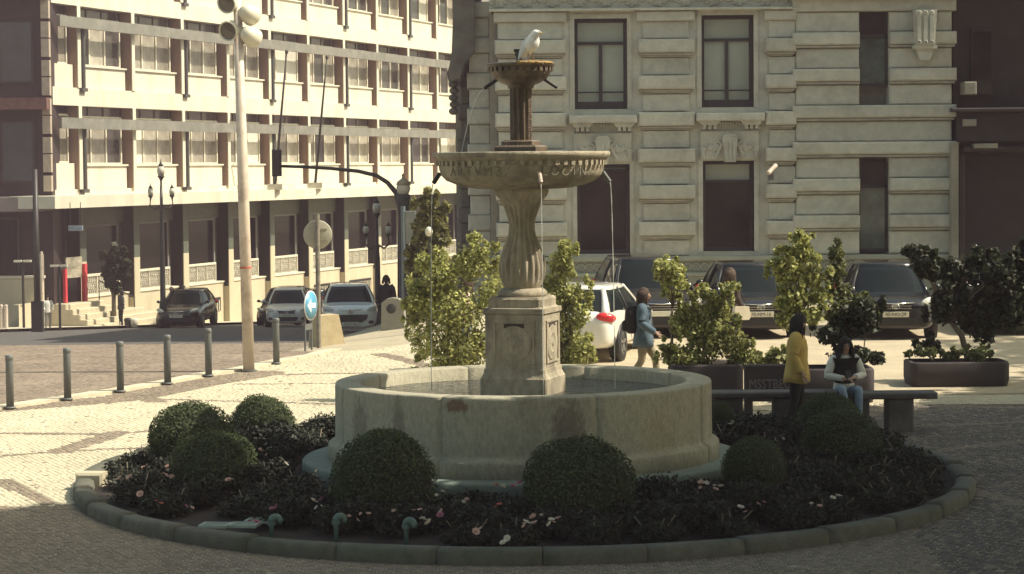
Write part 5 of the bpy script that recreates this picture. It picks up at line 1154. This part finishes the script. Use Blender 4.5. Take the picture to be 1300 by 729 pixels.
def chain(V, E, Rr, start, pts, rs):
    i = start
    for p_, r_ in zip(pts, rs): V.append(tuple(p_)); Rr.append(r_); E.append((i, len(V)-1)); i = len(V)-1
    return i
STAND = dict(pelvis=(0,0,.93), chest=(0,0,1.28), neck=(0,.0,1.45), head=(0,-.01,1.6), eL=(.24,.02,1.14), wL=(.25,-.06,.90), eR=(-.24,.02,1.14), wR=(-.25,-.06,.90), kL=(.10,-.02,.50), aL=(.10,.02,.09), tL=(.11,-.14,.03), kR=(-.10,-.02,.50), aR=(-.10,.02,.09), tR=(-.11,-.14,.03))
def person(label, loc, rz, pose={}, top=None, legs=None, hair=None, hairlen=.12, shoes=None, scale=1.0, coat=.0, detail=1, sub=2, bag=None, coatlen=0.0, group=None, faceit=False):
    P = dict(STAND); P.update(pose); P = {k: V3(v) for k, v in P.items()}
    t = thing('person', label, 'person', loc, rz, group); t.scale = (scale,)*3
    V = [tuple(P['pelvis'])]; E = []; Rr = [(.13,.10)]
    ch = chain(V, E, Rr, 0, [P['pelvis'].lerp(P['chest'], .5), P['chest']], [(.115,.085), (.14,.095)])
    nk = chain(V, E, Rr, ch, [P['neck'], P['neck'].lerp(P['head'], .45), P['head'], P['head']+V3((0,.005,.095))], [.055, .055, (.075,.09), (.055,.065)])
    sh = {}
    for s_, k in ((1,'L'),(-1,'R')):
        s0 = P['chest']+V3((s_*.165, 0, .11)); sh[k] = s0; w_ = P['w'+k]; e = P['e'+k]
        i = chain(V, E, Rr, ch, [s0, s0.lerp(e,.5), e, e.lerp(w_,.5), w_], [.055, .047, .038, .034, .024])
        d = (w_-e).normalized(); side = V3((-s_*.3, -.9, -.1)); side = (side-d*side.dot(d)).normalized(); cr_ = d.cross(side)
        pm_ = chain(V, E, Rr, i, [w_+d*.05], [(.030,.022)])
        if detail:
            for f_ in range(4):
                off = side*(.026-.0175*f_); ln = (.075,.085,.08,.062)[f_]; bend = cr_*(-s_*.012)
                chain(V, E, Rr, pm_, [w_+d*.085+off, w_+d*(.085+ln*.5)+off+bend*.6, w_+d*(.085+ln*.95)+off+bend*2.4], [.010,.009,.007])
            chain(V, E, Rr, i, [w_+d*.035+side*.035, w_+d*.07+side*.055], [.011,.009])
    for s_, k in ((1,'L'),(-1,'R')):
        hp = P['pelvis']+V3((s_*.09, 0, -.05)); chain(V, E, Rr, 0, [hp, hp.lerp(P['k'+k],.5), P['k'+k], P['k'+k].lerp(P['a'+k],.4), P['a'+k], P['t'+k]], [.085,.075,.055,.052,.035,.035])
    if faceit: i = len(V); chain(V, E, Rr, nk-1, [P['head']+V3((0,-.105,-.015))], [.014])
    body = skin('body', V, E, Rr, skinm, t, sub)
    if faceit:
        for s_ in (-1, 1): MB().ell(tuple(P['head']+V3((s_*.03,-.088,.015))), (.012,.006,.007), 8, 6).build('eye', ink, body)
        MB().ell(tuple(P['head']+V3((0,-.085,-.05))), (.024,.007,.006), 8, 6).build('mouth', mat('lips', (.35,.10,.09), .5), body)
    # top: draped rings round the trunk plus sleeves, one mesh
    rr_ = random.Random(len(label)); tb = MB(); pel, che, nek = P['pelvis'], P['chest'], P['neck']; nseg = 28; gr = .012+coat*.8
    hem = pel+V3((0, 0, -.08-coatlen)); fl_ = coatlen*.07+coat*.25
    secs = [(hem, .155+gr+fl_, .125+gr+fl_), (pel+V3((0,0,-.02-coatlen*.35)), .15+gr+fl_*.6, .12+gr+fl_*.6), (pel.lerp(che,.4), .132+gr, .10+gr), (che+V3((0,0,-.04)), .155+gr*.8, .115+gr*.8), (che+V3((0,0,.06)), .178+gr*.5, .105+gr*.6), (che+V3((0,.0,.115)), .165+gr*.5, .085+gr*.4), (che.lerp(nek,.88)+V3((0,0,.015)), .085, .068), (nek+V3((0,0,.02)), .06, .055)]
    vs = []; fs = []
    for si, (c_, rx, ry) in enumerate(secs):
        for j in range(nseg):
            a_ = 2*math.pi*j/nseg; fold = 1+(.055*math.sin(5*a_+si*.5+rr_.random()*.4)+.03*math.sin(9*a_+1.3*si))*(1 if si < 3 else .3)*(.5+5*coat)
            vs.append(tuple(c_+V3((rx*fold*math.cos(a_), ry*fold*math.sin(a_), .012*math.sin(3*a_)*(si == 0)))))
    for i in range(len(secs)-1):
        for j in range(nseg): fs.append((i*nseg+j, i*nseg+(j+1)%nseg, (i+1)*nseg+(j+1)%nseg, (i+1)*nseg+j))
    fs.append(tuple(reversed(range(nseg)))); tb.add(vs, fs, 0, True)
    for k in 'LR':
        s0, e, w_ = sh[k], P['e'+k], P['w'+k]; pts = []; rs = []
        for q_ in np.linspace(0, 1, 9): pts.append(s0.lerp(e, q_)); rs.append(.072+gr*.5-.022*q_+rr_.uniform(-.004,.004))
        for q_ in np.linspace(.12, .95, 8): pts.append(e.lerp(w_, q_)); rs.append(.050+gr*.5-.012*q_+rr_.uniform(-.004,.005))
        pts = [P['chest'].lerp(s0, .6)+V3((0,0,.03))]+pts; rs = [.06]+rs; tb.tube(pts, rs, 12)
    tb.build('jacket' if coat else 'shirt', top, t)
    if coat:
        cl_ = MB(); cl_.torus(tuple(nek+V3((0,-.005,.0))), .062, .022, 16, 6, axis='z'); cl_.build('collar', top, t)
    V = [tuple(P['pelvis']+V3((0,0,.03)))]; E = []; Rr = [(.135,.105)]
    for s_, k in ((1,'L'),(-1,'R')):
        hp = P['pelvis']+V3((s_*.09, 0, -.06)); chain(V, E, Rr, 0, [hp, hp.lerp(P['k'+k],.5), P['k'+k], P['k'+k].lerp(P['a'+k],.5), P['k'+k].lerp(P['a'+k],.93)], [.10,.088,.066,.058,.05])
    skin('trousers', V, E, Rr, legs, t, sub)
    for k in 'LR':
        a_, t_ = P['a'+k], P['t'+k]; skin('shoe', [tuple(a_+V3((0,.02,-.03))), tuple(a_.lerp(t_,.5)+V3((0,0,-.01))), tuple(t_)], [(0,1),(1,2)], [.045,.043,.035], shoes or plastic, t, 1)
    h = P['head']; hm = MB(); hm.ell(tuple(h+V3((0,.022,.045))), (.088,.098,.098), 16, 10)
    for q_ in range(26 if hairlen < .1 else 110):
        a_ = rr_.uniform(-.75, math.pi+.75); ca, sa = math.cos(a_), math.sin(a_); L_ = (hairlen+.06)*rr_.uniform(.75, 1.1)+.06; ph_ = rr_.uniform(0, 6); wv = rr_.uniform(.004, .014)
        p0 = h+V3((ca*.07, .02+sa*.08, .09)); p1 = h+V3((ca*.098, .022+sa*.105, .02)); pts = [p0, p1]
        for m_ in range(1, 6): z_ = L_*m_/5; pts.append(h+V3((ca*(.096+.03*min(1,z_/.2))+wv*math.sin(ph_+m_*1.7), .025+sa*(.10+.0*z_)+max(0, z_-.15)*.10+wv*math.cos(ph_+m_*1.3), .02-z_)))
        hm.tube(pts, [.014,.017,.016,.015,.013,.010,.004], 5)
    hm.build('hair', hair, t)
    return t, P
hb = mat('brown hair', (.05,.028,.017), .8, .3, 12); hk = mat('black hair', (.012,.009,.009), .85, .3, 12)
denim = cloth('denim jacket blue', (.075,.115,.15)); jean = cloth('pale blue jeans', (.20,.27,.36)); khaki = cloth('khaki trousers', (.24,.20,.13)); dark = cloth('dark suit cloth', (.018,.017,.019)); yel = cloth('mustard coat', (.50,.34,.10)); blk_c = cloth('black cloth', (.015,.013,.014)); whc = cloth('white cloth', (.62,.6,.54)); brn = cloth('brown cloth', (.045,.03,.024)); greyc = cloth('grey cloth', (.2,.2,.19))
def stand_at(px, py, Y): p = at(px, py, Y); return (p.x, Y, gf(p.x, Y))
# walking woman in blue, walking to the right
t, P = person('woman walking right in a blue denim jacket with dark backpack', stand_at(817, 480, 39.6), R(82), dict(eR=(-.25,.02,1.14), wR=(-.22,-.22,.98), eL=(.24,.08,1.14), wL=(.22,-.06,.92), kL=(.09,-.2,.52), aL=(.09,-.22,.10), tL=(.09,-.38,.05), kR=(-.09,.02,.5), aR=(-.09,.28,.14), tR=(-.09,.14,.03), head=(0,-.03,1.59)), denim, khaki, hb, .16, greyc, 1.0, .03, faceit=True, coatlen=.12)
bp = MB(); bp.lathe([(0,-.24),(.10,-.235),(.15,-.18),(.165,0),(.15,.15),(.09,.225),(0,.235)], 16); bpm = bp.mesh('pack', blk_c)
bo = thing('backpack', 'dark rounded backpack worn by the woman in blue jacket', 'backpack', t.location+Vector((0,0,0)), R(82)); place(bpm, 'pack', bo, (0, .19, 1.19), scale=(1,.75,1)); MB().bbox(-.1,.1,-.03,.03,-.1,.07,.02).build('front_pocket', blk_c, bo, (0,.32,1.10), R(180))
for s_ in (-1, 1): MB().tube([(s_*.09,.1,1.38),(s_*.1,0,1.475),(s_*.11,-.125,1.36),(s_*.11,-.13,1.22),(s_*.12,.0,1.07),(s_*.1,.12,1.05)], .014, 6).build('strap', blk_c, bo)
# woman by the parked saloon
t, P = person('woman in dark top with long brown hair standing by the black saloon', stand_at(928, 460, 44.2), R(120), dict(eR=(-.26,.02,1.12), wR=(-.25,-.16,.94)), brn, blk_c, hb, .30, plastic, 1.0, .0)
p = stand_at(941, 460, 43.9); bg = thing('handbag', 'pale shoulder bag hanging beside the woman in the dark top', 'bag', (p[0], p[1], p[2]+.78), R(20)); MB().prism([(-.14,0),(.14,0),(.17,.05),(.14,.25),(-.14,.25),(-.17,.05)], -.06, .06).build('pouch', mat('cream leather', (.6,.53,.40), .6), bg); MB().tube([(-.13,0,.24),(-.08,0,.5),(-.05,0,.66),(.0,0,.5),(.13,0,.24)], .01, 6).build('strap', brn, bg)
# person in the mustard coat
t, P = person('person in a mustard yellow coat and dark trousers standing at the bench', stand_at(1012, 551, 33.7), R(78), dict(eR=(-.24,.03,1.14), wR=(-.22,-.08,.92), head=(0,-.05,1.58), kL=(.09,-.03,.5), aR=(-.09,.12,.1), tR=(-.09,-.02,.03), kR=(-.09,.03,.5)), yel, blk_c, hk, .26, mat('pale trainer', (.45,.47,.42), .6), 1.04, .04, coatlen=.08)
# seated woman
YS = 34.5; pz = at(1071, 500, YS); z0 = gf(pz.x, YS)
t, P = person('seated woman with long dark hair, white sleeves and pale blue jeans', (pz.x, YS-.05, z0-.02), R(8), dict(pelvis=(0,.02,.62), chest=(0,-.02,.95), neck=(0,-.04,1.12), head=(0,-.08,1.26), eL=(.27,-.06,.83), wL=(.08,-.27,.82), eR=(-.27,-.06,.83), wR=(-.08,-.27,.80), kL=(.10,-.42,.66), aL=(.12,-.36,.12), tL=(.12,-.5,.04), kR=(-.16,-.44,.68), aR=(-.02,-.42,.14), tR=(-.02,-.56,.05)), whc, jean, hk, .30, plastic, 1.0, .0, faceit=True)
V = [(0,-.02,.93),(0,-.03,1.08),(0,.0,.70)]; skin('waistcoat', V, [(0,1),(0,2)], [(.19,.15),(.12,.10),(.17,.14)], blk_c, t)
0 and skin('hair_lock', [(.085,-.12,1.25),(.11,-.13,1.1),(.11,-.15,.95)], [(0,1),(1,2)], [.03,.038,.03], hk, t, 1); 0 and skin('hair_lock', [(-.085,-.12,1.25),(-.11,-.13,1.1),(-.11,-.15,.95)], [(0,1),(1,2)], [.03,.038,.03], hk, t, 1)
ph = thing('phone', 'small dark phone held in the seated woman hands', 'phone', (pz.x+.02, YS-.36, z0+.84), R(8)); q = MB().bbox(-.04,.04,-.006,.006,-.07,.07,.004); o = q.build('case', ink, ph); o.rotation_euler = (R(-30), 0, 0)
gl_ = thing('glasses', 'dark framed glasses on the face of seated woman', 'glasses', (pz.x, YS-.05, z0-.02), R(8)); MB().torus((.032,-.178,1.275), .022, .004, 14, 5).torus((-.032,-.178,1.275), .022, .004, 14, 5).cyl((-.01,-.18,1.278),(.01,-.18,1.278),.003,n=5).build('frame', ink, gl_)
# far people
person('man in dark clothes standing at the kerb beside the young tree', stand_at(154, 419, 94.0), R(-60), dict(wL=(.2,.02,.85), wR=(-.2,.02,.85)), cloth('dark grey shirt', (.05,.05,.055)), dark, hk, .05, plastic, .90, .02, 0, sub=1)
person('person in white shirt and grey trousers near the dark mast', stand_at(61, 410, 88), R(30), dict(wL=(.2,-.2,1.0), wR=(-.2,-.2,1.0)), whc, greyc, hk, .05, greyc, .78, .0, 0, sub=1)
person('bald headed man in dark suit behind the stone marker', stand_at(491, 424, 70), R(170), {}, dark, dark, hk, .04, plastic, 1.02, .03, 0, sub=1)
person('pedestrian with dark hair and white top behind the black hatchback', stand_at(233, 411, 101.0), R(-80), {}, whc, greyc, hk, .05, plastic, 1.0, .0, 0, sub=1)
person('pedestrian in pale top left of the other one behind black hatchback', stand_at(218, 411, 101.5), R(-80), {}, whc, greyc, hb, .05, plastic, .97, .0, 0, sub=1)
person('person in pale pink top glimpsed through the light green shrub', stand_at(593, 452, 43.0), R(-90), {}, cloth('pale pink top', (.6,.42,.36)), jean, hb, .14, plastic, .98, .0, 0, sub=1)

# ------------------------------------------------------------------ added to lift dark tones: thin purple haze over the square
hz = bpy.data.materials.new('lift_haze'); hz.use_nodes = True; n = hz.node_tree.nodes; n.remove(n['Principled BSDF'])
pv = n.new('ShaderNodeVolumePrincipled'); pv.inputs['Color'].default_value = (.9, .66, .76, 1); pv.inputs['Density'].default_value = (.00095); pv.inputs['Anisotropy'].default_value = 0.0
hz.node_tree.links.new(pv.outputs[0], n['Material Output'].inputs['Volume'])
MB().box(-650, 650, -70, 950, -9, 21).build('lift_haze', hz, kind='stuff')
